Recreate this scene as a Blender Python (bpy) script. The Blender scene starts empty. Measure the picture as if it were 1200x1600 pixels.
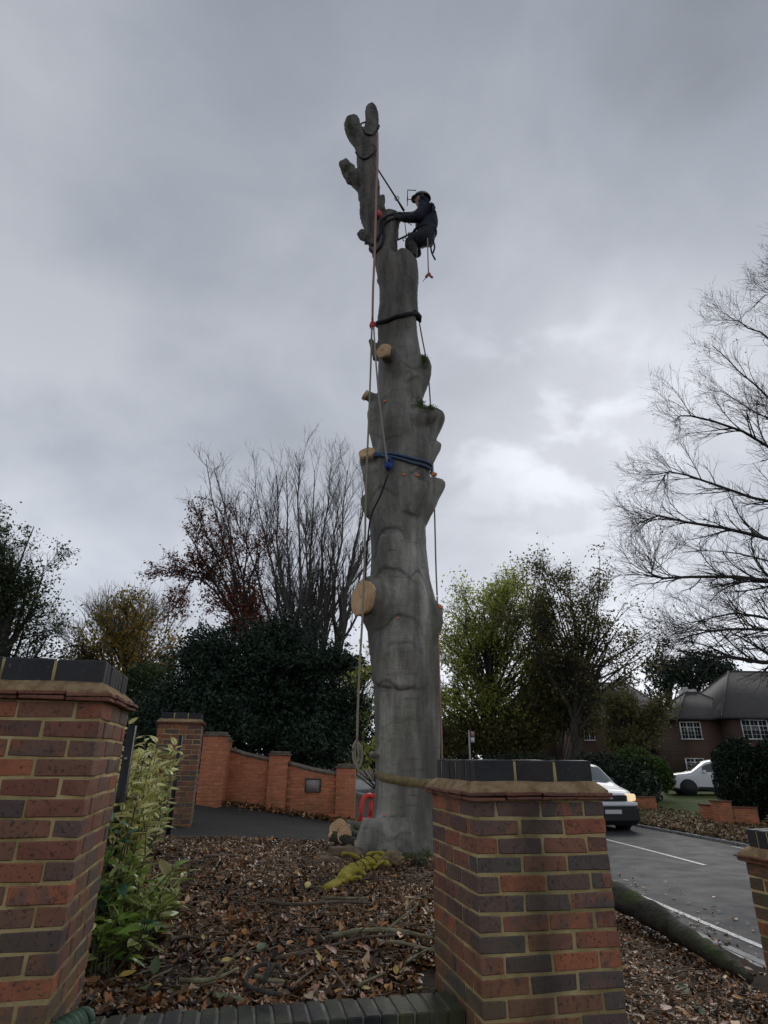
import bpy, bmesh, math, random
import numpy as np
from mathutils import Vector, Matrix, noise
from mathutils.bvhtree import BVHTree

random.seed(7)
RNG = np.random.default_rng(7)
R = math.radians
S = bpy.context.scene
COL = S.collection

# ------------------------------------------------------------------ camera
PITCH, ROLL, FPX = 22.5, 0.6, 930.0           # eye point is the origin, z = 0 at eye level
cd = bpy.data.cameras.new('camera')
cam = bpy.data.objects.new('camera', cd); COL.objects.link(cam)
cd.sensor_fit = 'VERTICAL'; cd.sensor_height = 24.0; cd.lens = 24.0 * FPX / 1600.0
cd.clip_start = 0.05; cd.clip_end = 3000
RC = Matrix.Rotation(R(90 + PITCH), 3, 'X') @ Matrix.Rotation(R(ROLL), 3, 'Z')
cam.matrix_world = RC.to_4x4()
S.camera = cam

def ray(u, v):
    return RC @ Vector(((u - 600) / FPX, (800 - v) / FPX, -1))
def P(u, v, Y):
    r = ray(u, v); return r * (Y / r.y)
def G(u, v, z):
    r = ray(u, v); return r * (z / r.z)
def PX(v, Y):                                   # metres per photo pixel at that depth
    return Y / (ray(600, v).y * FPX)

# ------------------------------------------------------------------ world, sun, exposure
SUN_EL, SUN_AZ = 29.0, 19.0                     # veiled sun, ahead and to the right
w = bpy.data.worlds.new('World'); S.world = w; w.use_nodes = True
nt = w.node_tree; nt.nodes.clear()
def wn(t, **k):
    n = nt.nodes.new(t)
    for a, b in k.items(): setattr(n, a, b)
    return n
out = wn('ShaderNodeOutputWorld'); bg = wn('ShaderNodeBackground')
tc = wn('ShaderNodeTexCoord')
sky = wn('ShaderNodeTexSky', sky_type='NISHITA', sun_disc=False, sun_elevation=R(SUN_EL), sun_rotation=R(SUN_AZ))
sep = wn('ShaderNodeSeparateXYZ'); nt.links.new(tc.outputs['Generated'], sep.inputs[0])
zz = wn('ShaderNodeMath', operation='MAXIMUM'); nt.links.new(sep.outputs['Z'], zz.inputs[0]); zz.inputs[1].default_value = 0.0
za = wn('ShaderNodeMath', operation='ADD'); nt.links.new(zz.outputs[0], za.inputs[0]); za.inputs[1].default_value = 0.6
dv = wn('ShaderNodeVectorMath', operation='DIVIDE'); cb = wn('ShaderNodeCombineXYZ')
for i in range(3): nt.links.new(za.outputs[0], cb.inputs[i])
nt.links.new(tc.outputs['Generated'], dv.inputs[0]); nt.links.new(cb.outputs[0], dv.inputs[1])
def wnoise(scale, detail, rough, dist, loc):
    mp = wn('ShaderNodeMapping'); mp.inputs['Location'].default_value = loc
    nt.links.new(dv.outputs[0], mp.inputs[0])
    n = wn('ShaderNodeTexNoise'); n.inputs['Scale'].default_value = scale; n.inputs['Detail'].default_value = detail
    n.inputs['Roughness'].default_value = rough; n.inputs['Distortion'].default_value = dist
    nt.links.new(mp.outputs[0], n.inputs['Vector']); return n
n1 = wnoise(1.8, 2, 0.5, 0.0, (2.3, 6.9, 0.0)); n2 = wnoise(3.6, 5, 0.52, 0.25, (1.4, 3.7, 0.0))
mx = wn('ShaderNodeMix', data_type='FLOAT'); mx.inputs[0].default_value = 0.45
nt.links.new(n1.outputs[0], mx.inputs[2]); nt.links.new(n2.outputs[0], mx.inputs[3])
ramp = wn('ShaderNodeValToRGB'); nt.links.new(mx.outputs[0], ramp.inputs[0])
cr = ramp.color_ramp
cr.elements[0].position = 0.36; cr.elements[0].color = (0.225, 0.243, 0.282, 1)
cr.elements[1].position = 0.64; cr.elements[1].color = (0.41, 0.43, 0.475, 1)
e = cr.elements.new(0.5); e.color = (0.305, 0.328, 0.376, 1)
# glow of the veiled sun through thinner cloud
sd = Vector((math.sin(R(SUN_AZ)) * math.cos(R(SUN_EL)), math.cos(R(SUN_AZ)) * math.cos(R(SUN_EL)), math.sin(R(SUN_EL))))
dot = wn('ShaderNodeVectorMath', operation='DOT_PRODUCT'); dot.inputs[1].default_value = sd
nrm = wn('ShaderNodeVectorMath', operation='NORMALIZE'); nt.links.new(tc.outputs['Generated'], nrm.inputs[0])
nt.links.new(nrm.outputs[0], dot.inputs[0])
def wpow(p):
    m0 = wn('ShaderNodeMath', operation='MAXIMUM'); m0.inputs[1].default_value = 0; nt.links.new(dot.outputs['Value'], m0.inputs[0])
    m = wn('ShaderNodeMath', operation='POWER'); m.inputs[1].default_value = p; nt.links.new(m0.outputs[0], m.inputs[0]); return m
def wmul(a, b):
    m = wn('ShaderNodeMath', operation='MULTIPLY')
    for i, s in enumerate((a, b)):
        if isinstance(s, float): m.inputs[i].default_value = s
        else: nt.links.new(s, m.inputs[i])
    return m.outputs[0]
def wadd(a, b):
    m = wn('ShaderNodeMath', operation='ADD')
    for i, s in enumerate((a, b)):
        if isinstance(s, float): m.inputs[i].default_value = s
        else: nt.links.new(s, m.inputs[i])
    return m.outputs[0]
hz = wn('ShaderNodeMath', operation='SUBTRACT'); hz.inputs[0].default_value = 1.0; nt.links.new(zz.outputs[0], hz.inputs[1])
hzp = wn('ShaderNodeMath', operation='POWER'); hzp.inputs[1].default_value = 3.0; nt.links.new(hz.outputs[0], hzp.inputs[0])
brk = wn('ShaderNodeMapRange'); brk.interpolation_type = 'SMOOTHSTEP'; brk.inputs[1].default_value = 0.44; brk.inputs[2].default_value = 0.60
n3 = wnoise(7.5, 4, 0.5, 0.3, (4.4, 0.7, 0.0)); nt.links.new(n3.outputs[0], brk.inputs[0])
gl = wadd(wmul(wpow(70.0).outputs[0], wmul(brk.outputs[0], 0.34)), wmul(wpow(20.0).outputs[0], 0.20))
gl = wadd(gl, wmul(hzp.outputs[0], 0.85))
gain = wadd(gl, 0.97)
sc = wn('ShaderNodeVectorMath', operation='SCALE'); nt.links.new(ramp.outputs[0], sc.inputs[0]); nt.links.new(gain, sc.inputs['Scale'])
addv = wn('ShaderNodeVectorMath', operation='ADD'); nt.links.new(sc.outputs[0], addv.inputs[0])
gv = wn('ShaderNodeCombineXYZ'); gs = wmul(gl, 0.30)
for i in range(3): nt.links.new(gs, gv.inputs[i])
nt.links.new(gv.outputs[0], addv.inputs[1])
skys = wn('ShaderNodeVectorMath', operation='SCALE'); skys.inputs['Scale'].default_value = 0.05; nt.links.new(sky.outputs[0], skys.inputs[0])
mc = wn('ShaderNodeMix', data_type='RGBA'); mc.inputs[0].default_value = 0.93
nt.links.new(skys.outputs[0], mc.inputs[6]); nt.links.new(addv.outputs[0], mc.inputs[7])
nt.links.new(mc.outputs[2], bg.inputs[0]); bg.inputs[1].default_value = 0.94
nt.links.new(bg.outputs[0], out.inputs[0])
sl = bpy.data.lights.new('sun', 'SUN'); sl.energy = 0.8; sl.angle = R(30); sl.color = (1, 0.97, 0.92)
so = bpy.data.objects.new('sun', sl); COL.objects.link(so)
so.rotation_euler = (-sd).to_track_quat('-Z', 'Y').to_euler()
so.location = (0, 0, 30)
S.view_settings.view_transform = 'Standard'; S.view_settings.look = 'None'
S.view_settings.gamma = 1.0; S.view_settings.exposure = 0.4
S.render.engine = 'CYCLES'

# ------------------------------------------------------------------ material helpers
class NT:
    def __init__(s, name):
        s.m = bpy.data.materials.new(name); s.m.use_nodes = True; s.t = s.m.node_tree
        s.b = s.t.nodes['Principled BSDF']
    def n(s, typ, ins=None, **props):
        n = s.t.nodes.new(typ)
        for k, v in props.items(): setattr(n, k, v)
        for k, v in (ins or {}).items(): s.set(n.inputs[k], v)
        return n
    def set(s, sock, v):
        if isinstance(v, bpy.types.NodeSocket): s.t.links.new(v, sock)
        elif isinstance(v, bpy.types.Node): s.t.links.new(v.outputs[0], sock)
        else: sock.default_value = v
    def math(s, op, a, b=0.0, c=None):
        n = s.n('ShaderNodeMath', {0: a, 1: b}, operation=op)
        if c is not None: s.set(n.inputs[2], c)
        return n.outputs[0]
    def ramp(s, fac, stops, interp='LINEAR'):
        r = s.n('ShaderNodeValToRGB', {0: fac}); c = r.color_ramp; c.interpolation = interp
        while len(c.elements) < len(stops): c.elements.new(0.5)
        for e, (p, col) in zip(c.elements, stops):
            e.position = p; e.color = (*col, 1) if len(col) == 3 else col
        return r.outputs[0]
    def mix(s, f, a, b, mode='MIX'):
        n = s.n('ShaderNodeMix', data_type='RGBA', blend_type=mode)
        s.set(n.inputs[0], f)
        for i, v in ((6, a), (7, b)):
            s.set(n.inputs[i], (*v, 1) if isinstance(v, tuple) and len(v) == 3 else v)
        return n.outputs[2]
    def coord(s, which='Object', scale=(1, 1, 1), offset=None):
        c = s.n('ShaderNodeTexCoord').outputs[which] if which != 'World' else s.n('ShaderNodeNewGeometry').outputs['Position']
        if offset is not None:
            c = s.n('ShaderNodeVectorMath', {0: c, 1: offset}, operation='ADD').outputs[0]
        return s.n('ShaderNodeMapping', {0: c, 'Scale': scale}).outputs[0]
    def noise(s, vec, scale, detail=4, rough=0.55, dist=0.0):
        return s.n('ShaderNodeTexNoise', {'Vector': vec, 'Scale': scale, 'Detail': detail, 'Roughness': rough, 'Distortion': dist}).outputs[0]
    def bump(s, h, strength=0.3, dist=0.01):
        b = s.n('ShaderNodeBump', {'Height': h, 'Strength': strength, 'Distance': dist})
        s.t.links.new(b.outputs[0], s.b.inputs['Normal'])
    def fin(s, col, rough=0.8, spec=0.4):
        s.set(s.b.inputs['Base Color'], (*col, 1) if isinstance(col, tuple) and len(col) == 3 else col)
        s.set(s.b.inputs['Roughness'], rough); s.b.inputs['Specular IOR Level'].default_value = spec
        return s.m

def simple(name, c1, c2, scale=8, rough=0.7, bump=0.0, stretch=(1, 1, 1), spec=0.4, metal=0.0, coord='Object'):
    t = NT(name); v = t.coord(coord, stretch); f = t.noise(v, scale)
    col = t.ramp(f, [(0.35, c1), (0.65, c2)])
    if bump: t.bump(t.noise(v, scale * 3), bump)
    t.b.inputs['Metallic'].default_value = metal
    return t.fin(col, rough, spec)

PHI = R(12.6); WS = Vector((math.cos(PHI), math.sin(PHI), 0)); WT = Vector((-math.sin(PHI), math.cos(PHI), 0))
W0 = Vector((0.432, 3.07, 0))                   # near left corner of the middle pillar
def wall_pt(s, t, z=0): return W0 + WS * s + WT * t + Vector((0, 0, z))

def brick_mat(name, stops, stain=False, algae=0.0, rough=0.8, gain=1.0):
    stops = [(p, tuple(x * gain for x in c)) for p, c in stops]; t = NT(name); rnd = t.n('ShaderNodeObjectInfo').outputs['Random']
    off = t.n('ShaderNodeVectorMath', {0: (37.0, 91.0, 53.0), 'Scale': rnd}, operation='SCALE').outputs[0]
    v = t.coord('Object', offset=off)
    base = t.ramp(rnd, stops, 'CONSTANT')
    r2 = t.math('FRACT', t.math('MULTIPLY', rnd, 7.31)); alt = t.ramp(r2, stops, 'CONSTANT')
    base = t.mix(t.ramp(t.noise(v, 7, 4, 0.6, 0.4), [(0.46, (0,) * 3), (0.60, (0.8,) * 3)]), base, alt)
    n1 = t.noise(v, 9, 4, 0.6); n2 = t.noise(v, 60, 4, 0.65); n3 = t.noise(v, 24, 3, 0.6)
    col = t.mix(t.math('MULTIPLY', n1, 0.9), base, t.mix(1.0, base, (0.55, 0.50, 0.55), 'MULTIPLY'))
    col = t.mix(t.ramp(n2, [(0.36, (0.75,) * 3), (0.45, (0,) * 3)]), col, (0.04, 0.034, 0.03))
    col = t.mix(t.ramp(n3, [(0.66, (0,) * 3), (0.80, (0.45,) * 3)]), col, (0.30, 0.24, 0.17))
    pos = t.n('ShaderNodeNewGeometry').outputs['Position']
    if stain:
        d = t.n('ShaderNodeVectorMath', {0: pos, 1: tuple(WS)}, operation='DOT_PRODUCT').outputs['Value']
        c0 = W0.dot(WS) + 0.29
        wob = t.noise(t.coord('World', (1, 1, 3)), 4)
        d = t.math('ABSOLUTE', t.math('ADD', t.math('SUBTRACT', d, c0), t.math('MULTIPLY_ADD', wob, 0.16, -0.08)))
        m = t.ramp(d, [(0.015, (0.55,) * 3), (0.12, (0,) * 3)])
        col = t.mix(m, col, (0.035, 0.032, 0.024))
    if algae:
        g = t.noise(t.coord('World', (2, 2, 1.2)), 2.2, 5)
        sz = t.n('ShaderNodeSeparateXYZ', {0: pos}).outputs['Z']
        hm = t.ramp(t.math('MULTIPLY_ADD', sz, 0.5, 0.9), [(0.35, (1,) * 3), (0.75, (0.05,) * 3)])
        col = t.mix(t.math('MULTIPLY', t.ramp(g, [(0.42, (0,) * 3), (0.62, (algae,) * 3)]), hm), col, (0.10, 0.115, 0.035))
    t.bump(t.math('ADD', t.math('MULTIPLY', n3, 0.8), t.math('MULTIPLY', n2, 0.5)), 0.55, 0.006)
    return t.fin(col, rough, 0.25)

STK = [(0.0, (0.225, 0.088, 0.052)), (0.15, (0.120, 0.080, 0.062)), (0.30, (0.165, 0.086, 0.056)), (0.44, (0.088, 0.074, 0.064)),
       (0.55, (0.190, 0.092, 0.056)), (0.66, (0.300, 0.110, 0.055)), (0.76, (0.110, 0.064, 0.050)), (0.85, (0.185, 0.076, 0.050)), (0.93, (0.090, 0.062, 0.056))]
M_BRICK = brick_mat('brick_multi', STK, algae=0.75, gain=1.55)
M_BRICKS = brick_mat('brick_multi_stained', STK, stain=True, algae=0.35, gain=1.6)
M_ORANGE = brick_mat('brick_orange', [(0.0, (0.34, 0.122, 0.060)), (0.3, (0.30, 0.108, 0.054)), (0.6, (0.37, 0.138, 0.066)), (0.85, (0.27, 0.098, 0.052))], algae=0.45, gain=1.95)
M_BLUE = brick_mat('brick_blue', [(0.0, (0.050, 0.052, 0.058)), (0.4, (0.066, 0.068, 0.074)), (0.75, (0.042, 0.044, 0.048)), (0.92, (0.075, 0.062, 0.058))], algae=0.5, rough=0.5, gain=0.62)
M_TILE = brick_mat('creasing_tile', [(0.0, (0.24, 0.10, 0.062)), (0.5, (0.28, 0.125, 0.08)), (0.8, (0.19, 0.095, 0.068))], algae=0.3)
def mortar_mat(name, stain):
    t = NT(name); v = t.coord('World'); a = t.noise(v, 7, 5, 0.6); b = t.noise(v, 120, 3)
    col = t.ramp(a, [(0.3, (0.24, 0.18, 0.080)), (0.5, (0.42, 0.325, 0.15)), (0.75, (0.52, 0.42, 0.23))])
    col = t.mix(t.ramp(t.noise(v, 2.6, 5), [(0.5, (0,) * 3), (0.68, (0.55,) * 3)]), col, (0.15, 0.14, 0.05))
    if stain:
        d = t.n('ShaderNodeVectorMath', {0: t.n('ShaderNodeNewGeometry').outputs['Position'], 1: tuple(WS)}, operation='DOT_PRODUCT').outputs['Value']
        d = t.math('ABSOLUTE', t.math('ADD', t.math('SUBTRACT', d, W0.dot(WS) + 0.29), t.math('MULTIPLY_ADD', t.noise(t.coord('World', (1, 1, 3)), 4), 0.16, -0.08)))
        col = t.mix(t.ramp(d, [(0.015, (0.55,) * 3), (0.12, (0,) * 3)]), col, (0.04, 0.036, 0.025))
    t.bump(b, 0.6, 0.006); return t.fin(col, 0.92, 0.2)
M_MORTAR = mortar_mat('mortar_sandy', False); M_MORTARS = mortar_mat('mortar_sandy_stained', True)
t = NT('mortar_fillet'); v = t.coord('World'); a = t.noise(v, 14, 5, 0.65)
M_FILLET = t.fin(t.ramp(a, [(0.3, (0.16, 0.11, 0.06)), (0.5, (0.36, 0.245, 0.13)), (0.72, (0.46, 0.35, 0.21))]), 0.9, 0.2); t.bump(t.noise(v, 45, 5, 0.7), 1.0, 0.02)

M_GREYM = simple('mortar_grey', (0.12, 0.115, 0.10), (0.22, 0.21, 0.18), 20, 0.9, 0.4, coord='World')
# ------------------------------------------------------------------ object helpers
ROOT = {}
def tag(o, label=None, cat=None, group=None, kind=None):
    for k, v in (('label', label), ('category', cat), ('group', group), ('kind', kind)):
        if v: o[k] = v
    return o
def thing(name, loc, label, cat, group=None, rz=0.0):
    o = bpy.data.objects.new(name, None); COL.objects.link(o); o.empty_display_size = 0.1
    o.location = loc; o.rotation_euler = (0, 0, rz)
    ROOT[o] = Matrix.Translation(Vector(loc)) @ Matrix.Rotation(rz, 4, 'Z')
    return tag(o, label, cat, group)
def np_mesh(name, V, Fs, smooth=False, rnd=None):
    V = np.asarray(V, dtype=np.float32).reshape(-1, 3)
    me = bpy.data.meshes.new(name); me.vertices.add(len(V)); me.vertices.foreach_set('co', V.ravel())
    Fs = [np.asarray(f, dtype=np.int32) for f in Fs if len(f)]
    li = np.concatenate([f.ravel() for f in Fs]); tot = np.concatenate([np.full(len(f), f.shape[1], dtype=np.int32) for f in Fs])
    st = np.concatenate([[0], np.cumsum(tot)[:-1]]).astype(np.int32)
    me.loops.add(len(li)); me.loops.foreach_set('vertex_index', li)
    me.polygons.add(len(tot)); me.polygons.foreach_set('loop_start', st)
    if smooth: me.polygons.foreach_set('use_smooth', np.ones(len(tot), dtype=bool))
    me.update(calc_edges=True)
    if rnd is not None:
        at = me.attributes.new('rnd', 'FLOAT', 'POINT'); at.data.foreach_set('value', np.asarray(rnd, dtype=np.float32))
    return me
def link(name, me, mat, parent=None, world=True):
    o = bpy.data.objects.new(name, me); COL.objects.link(o)
    if mat is not None and len(me.materials) == 0: me.materials.append(mat)
    if parent is not None:
        o.parent = parent
        rt = parent
        while rt not in ROOT and rt.parent is not None: rt = rt.parent
        if world and rt is parent and rt in ROOT: o.matrix_local = ROOT[rt].inverted()
    return o
def obj(name, V, Fs, mat, parent=None, smooth=False, world=True, rnd=None):
    """V in world coordinates when world=True; the object's origin goes to the parent's origin."""
    me = np_mesh(name, V, Fs, smooth, rnd)
    if parent is not None and world:
        rt = parent
        while rt not in ROOT and rt.parent is not None: rt = rt.parent
        if rt in ROOT: me.transform(ROOT[rt].inverted())
    o = link(name, me, mat, parent, False)
    return o
def merge(parts):
    Vs, Fs, n = [], {}, 0
    for V, F in parts:
        V = np.asarray(V, dtype=float).reshape(-1, 3); Vs.append(V)
        for f in F:
            f = np.asarray(f)
            if len(f): Fs.setdefault(f.shape[1], []).append(f + n)
        n += len(V)
    return np.concatenate(Vs), [np.concatenate(x) for x in Fs.values()]
BOXF = [np.array([[0, 3, 2, 1], [4, 5, 6, 7], [0, 1, 5, 4], [1, 2, 6, 5], [2, 3, 7, 6], [3, 0, 4, 7]])]
def box(x0, x1, y0, y1, z0, z1, M=None):
    V = np.array([[x0, y0, z0], [x1, y0, z0], [x1, y1, z0], [x0, y1, z0], [x0, y0, z1], [x1, y0, z1], [x1, y1, z1], [x0, y1, z1]], dtype=float)
    if M is not None: V = np.array([M @ Vector(p) for p in V])
    return V, BOXF
def bbox_bev(lx, ly, lz, bev=0.004, jit=0.0, rnd=None):
    bm = bmesh.new(); bmesh.ops.create_cube(bm, size=1.0)
    for v in bm.verts: v.co = Vector((v.co.x * lx, v.co.y * ly, v.co.z * lz))
    if jit:
        for v in bm.verts: v.co += Vector([rnd.uniform(-jit, jit) for _ in range(3)])
    bmesh.ops.bevel(bm, geom=bm.edges[:], offset=bev, segments=1, affect='EDGES')
    me = bpy.data.meshes.new('piece'); bm.to_mesh(me); bm.free(); return me
def tubes(paths, radii, s=5, cap=True):
    """paths (n,k,3), radii (n,k) -> tapered tubes in one go."""
    Pn = np.asarray(paths, dtype=float); Rn = np.asarray(radii, dtype=float); n, k, _ = Pn.shape
    T = np.gradient(Pn, axis=1); T /= (np.linalg.norm(T, axis=2, keepdims=True) + 1e-9)
    ref = np.where(np.abs(T[:, :1, 2:3]) > 0.9, np.array([[[1.0, 0, 0]]]), np.array([[[0, 0, 1.0]]]))
    A = np.cross(T, ref); A /= (np.linalg.norm(A, axis=2, keepdims=True) + 1e-9); B = np.cross(T, A)
    a = np.linspace(0, 2 * np.pi, s, endpoint=False)
    V = Pn[:, :, None, :] + Rn[:, :, None, None] * (np.cos(a)[None, None, :, None] * A[:, :, None, :] + np.sin(a)[None, None, :, None] * B[:, :, None, :])
    V = V.reshape(-1, 3)
    i = np.arange(n)[:, None, None] * (k * s); j = np.arange(k - 1)[None, :, None] * s; m = np.arange(s)[None, None, :]; m2 = (m + 1) % s
    F = np.stack([i + j + m, i + j + m2, i + j + s + m2, i + j + s + m], axis=-1).reshape(-1, 4)
    Fs = [F]
    if cap:
        c0 = (np.arange(n) * k * s)[:, None] + np.arange(s)[None, ::-1]; c1 = (np.arange(n) * k * s + (k - 1) * s)[:, None] + np.arange(s)[None, :]
        Fs.append(np.concatenate([c0, c1]))
    return V, Fs
def tube(pts, r, s=8):
    pts = np.array([list(p) for p in pts], dtype=float)
    if np.isscalar(r): r = [r] * len(pts)
    return tubes(pts[None], np.array(r, dtype=float)[None], s)
def smooth_path(pts, n=24):
    pts = [Vector(p) for p in pts]; Q = [pts[0] * 2 - pts[1]] + pts + [pts[-1] * 2 - pts[-2]]
    out = []
    for t in np.linspace(0, len(pts) - 1 - 1e-6, n):
        i = int(t); f = t - i; a, b, c, d = Q[i:i + 4]
        out.append(0.5 * ((2 * b) + (c - a) * f + (2 * a - 5 * b + 4 * c - d) * f * f + (3 * b - a - 3 * c + d) * f ** 3))
    return out
def blob(c, r, seg=(14, 9), amp=0.15, freq=3.0, seed=0, squash=(1, 1, 1)):
    th = np.linspace(0, 2 * np.pi, seg[0], endpoint=False); ph = np.linspace(0.02, np.pi - 0.02, seg[1])
    V = []
    for p in ph:
        for t_ in th:
            d = Vector((math.sin(p) * math.cos(t_), math.sin(p) * math.sin(t_), math.cos(p)))
            k = 1 + amp * noise.noise(d * freq + Vector((seed * 7.3, seed, 0)))
            V.append([c[i] + d[i] * r * squash[i] * k for i in range(3)])
    s, k = seg; F = [[j * s + i, j * s + (i + 1) % s, (j + 1) * s + (i + 1) % s, (j + 1) * s + i] for j in range(k - 1) for i in range(s)]
    return np.array(V), [np.array(F)[:, ::-1]]

# ------------------------------------------------------------------ terrain
ZR = -1.90
RP = [(9.5, -30), (8.6, -8), (7.9, 0), (6.95, 8), (6.3, 13.9), (5.6, 18.5), (4.0, 27), (1.2, 40), (-3.4, 58), (-13, 85), (-34, 130), (-70, 190)]
_c = smooth_path([(x, y, 0) for x, y in RP], 160)
RCX = np.array([p.x for p in _c]); RCY = np.array([p.y for p in _c])
HL, HR = 3.3, 2.9
def road_x(y): return np.interp(y, RCY, RCX)
def sst(a, b, x):
    t_ = np.clip((np.asarray(x, dtype=float) - a) / (b - a), 0, 1); return t_ * t_ * (3 - 2 * t_)
def gz(x, y):
    x = np.asarray(x, dtype=float); y = np.asarray(y, dtype=float)
    c = road_x(y); dl = (c - HL) - x; dr = x - (c + HR)
    zd = -1.80 + 0.125 * np.clip(dl, 0, 7)
    zb = -1.03 - 0.05 * (1 - sst(3.6, 5.0, y)) - 0.62 * sst(0.5, 2.7, x) - 0.06 * sst(2.7, 3.4, x) + 0.03 * np.sin(x * 2.1 + 1) * np.sin(y * 1.7)
    m = (1 - sst(8.9, 10.3, y)) * (1 - sst(3.0, 3.5, x)) * sst(-0.2, 0.3, (y - 3.07) - (x - 0.43) * math.tan(PHI) )
    zl = zd * (1 - m) + zb * m
    front = sst(0.0, -0.4, (y - 3.2) - (x - 0.43) * math.tan(PHI))
    zl = zl * (1 - front) + (-1.58 - 0.06 * np.clip(x, -4, 3.5)) * front
    zr = -1.80 + 0.02 * np.clip(dr, 0, 12)
    z = np.where(dl > 0, zl, np.where(dr > 0, zr, ZR - 0.06))
    k = sst(0, 0.15, dl) ; z = np.where((dl > 0) & (dl < 0.15), (ZR - 0.06) * (1 - k) + zl * k, z)
    k = sst(0, 0.15, dr) ; z = np.where((dr > 0) & (dr < 0.15), (ZR - 0.06) * (1 - k) + zr * k, z)
    return z
def gzf(x, y): return float(gz(x, y))
gx = np.concatenate([np.linspace(-900, -60, 8), np.linspace(-40, -8, 16), np.arange(-7, 12, 0.11), np.linspace(12.5, 40, 30), np.linspace(60, 900, 8)])
gy = np.concatenate([np.linspace(-300, -10, 6), np.linspace(-4, 2, 8), np.arange(2.2, 17, 0.11), np.linspace(17.5, 60, 60), np.linspace(66, 190, 24), np.linspace(260, 1500, 8)])
XX, YY = np.meshgrid(gx, gy); ZZ = gz(XX, YY)
nx, ny = len(gx), len(gy); ii = np.arange(ny - 1)[:, None] * nx + np.arange(nx - 1)[None, :]
GF = np.stack([ii, ii + 1, ii + nx + 1, ii + nx], -1).reshape(-1, 4)
t = NT('soil'); v = t.coord('World'); a = t.noise(v, 3, 6, 0.6); b = t.noise(v, 40, 4)
M_SOIL = t.fin(t.ramp(a, [(0.3, (0.022, 0.015, 0.010)), (0.6, (0.045, 0.030, 0.019)), (0.8, (0.06, 0.045, 0.025))]), 0.9, 0.2); t.bump(b, 0.8, 0.02)
tag(obj('ground', np.stack([XX, YY, ZZ], -1).reshape(-1, 3), [GF], M_SOIL, smooth=True), kind='structure')

def asphalt(name, c1, c2, r0, r1, sc=1.0):
    t = NT(name); v = t.coord('World'); a = t.noise(v, 0.7, 5, 0.6); b = t.noise(v, 160, 3, 0.7); c = t.noise(v, 2.3, 5, 0.65)
    col = t.mix(t.ramp(b, [(0.35, (0,) * 3), (0.7, (1,) * 3)]), t.ramp(a, [(0.3, c1), (0.7, c2)]), tuple(x * 1.9 for x in c2))
    t.bump(b, 0.35, 0.004)
    ro = t.n('ShaderNodeMapRange', {0: c, 1: 0.35, 2: 0.65, 3: r0, 4: r1}).outputs[0]
    return t.fin(col, ro, 0.2)
M_ROAD = asphalt('wet_road_asphalt', (0.024, 0.025, 0.027), (0.036, 0.037, 0.039), 0.60, 0.72)
M_DRIVE = asphalt('damp_drive_asphalt', (0.014, 0.0145, 0.013), (0.022, 0.022, 0.020), 0.8, 0.95)
M_PAVE = asphalt('pavement_asphalt', (0.085, 0.085, 0.088), (0.13, 0.13, 0.132), 0.3, 0.6)
def ribbon(name, l, r, z, mat, y0=-30, y1=185, n=150, m=7, camber=0.0):
    ys = np.linspace(y0, y1, n); V = []
    for y in ys:
        c = road_x(y)
        for q in np.linspace(0, 1, m): V.append((c + l + (r - l) * q, y, z + camber * (1 - (2 * q - 1) ** 2)))
    F = [[j * m + i, j * m + i + 1, (j + 1) * m + i + 1, (j + 1) * m + i] for j in range(n - 1) for i in range(m - 1)]
    return obj(name, V, [np.array(F)], mat, smooth=True)
tag(ribbon('road', -HL - 0.02, HR + 0.02, ZR, M_ROAD, camber=0.03), kind='structure')
t = NT('road_paint'); v = t.coord('World')
M_PAINT = t.fin(t.ramp(t.noise(v, 30, 5, 0.7), [(0.35, (0.16, 0.16, 0.16)), (0.5, (0.62, 0.62, 0.60))]), 0.5)
def road_z(q): return ZR + 0.03 * (1 - (2 * q - 1) ** 2)
def marking(name, off, y0, y1, wd=0.1):
    ys = np.linspace(y0, y1, 9); V = []
    for y in ys:
        for d in (-wd / 2, wd / 2):
            q = (off + d + HL) / (HL + HR); V.append((road_x(y) + off + d, y, road_z(q) + 0.005))
    return tag(obj(name, V, [np.array([[2 * j, 2 * j + 1, 2 * j + 3, 2 * j + 2] for j in range(8)])], M_PAINT), kind='structure')
road_obj = bpy.data.objects['road']
for y0, y1 in ((7.5, 13.4 - 3.2), (13.4, 19.2), (22.5, 26.5), (30, 34), (38, 42), (46, 50), (54, 58)): marking('centre_line', 0.0, y0, y1)
for y0, y1 in ((3.0, 5.4), (7.2, 11.2), (14.5, 18), (21, 60)): marking('edge_line', -2.72, y0, y1, 0.09)
marking('edge_line', 2.62, 10, 16.5, 0.08)
# pavement beside the road with its kerb stones
ribbon_p = []
ys = np.linspace(2.5, 9.2, 20); V = []
for y in ys:
    for q in np.linspace(0, 1, 5):
        x = road_x(y) - HL - 0.14 - 0.85 * q; V.append((x, y, -1.785 + 0.02 * q))
tag(obj('pavement', V, [np.array([[j * 5 + i + 1, j * 5 + i, (j + 1) * 5 + i, (j + 1) * 5 + i + 1] for j in range(19) for i in range(4)])], M_PAVE, smooth=True), kind='structure')
M_KERB = simple('kerb_concrete', (0.16, 0.16, 0.155), (0.30, 0.30, 0.29), 12, 0.6, 0.3)
kerb = thing('kerb', (road_x(6.0) - HL, 6.0, ZR), 'low concrete kerb between the wet road and the narrow pavement beside the mossy log', 'kerb')
kme = bbox_bev(0.13, 0.895, 0.25, 0.015)
kme.materials.append(M_KERB)
for i in range(9):
    y = 2.6 + 0.9 * i
    o = link('kerb_stone', kme, None, kerb, False); sl_ = (road_x(y + .4) - road_x(y - .4)) / 0.8
    o.location = ROOT[kerb].inverted() @ Vector((road_x(y) - HL - 0.065, y, ZR + 0.115 - 0.125 + 0.0)); o.rotation_euler.z = -math.atan(sl_)
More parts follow.
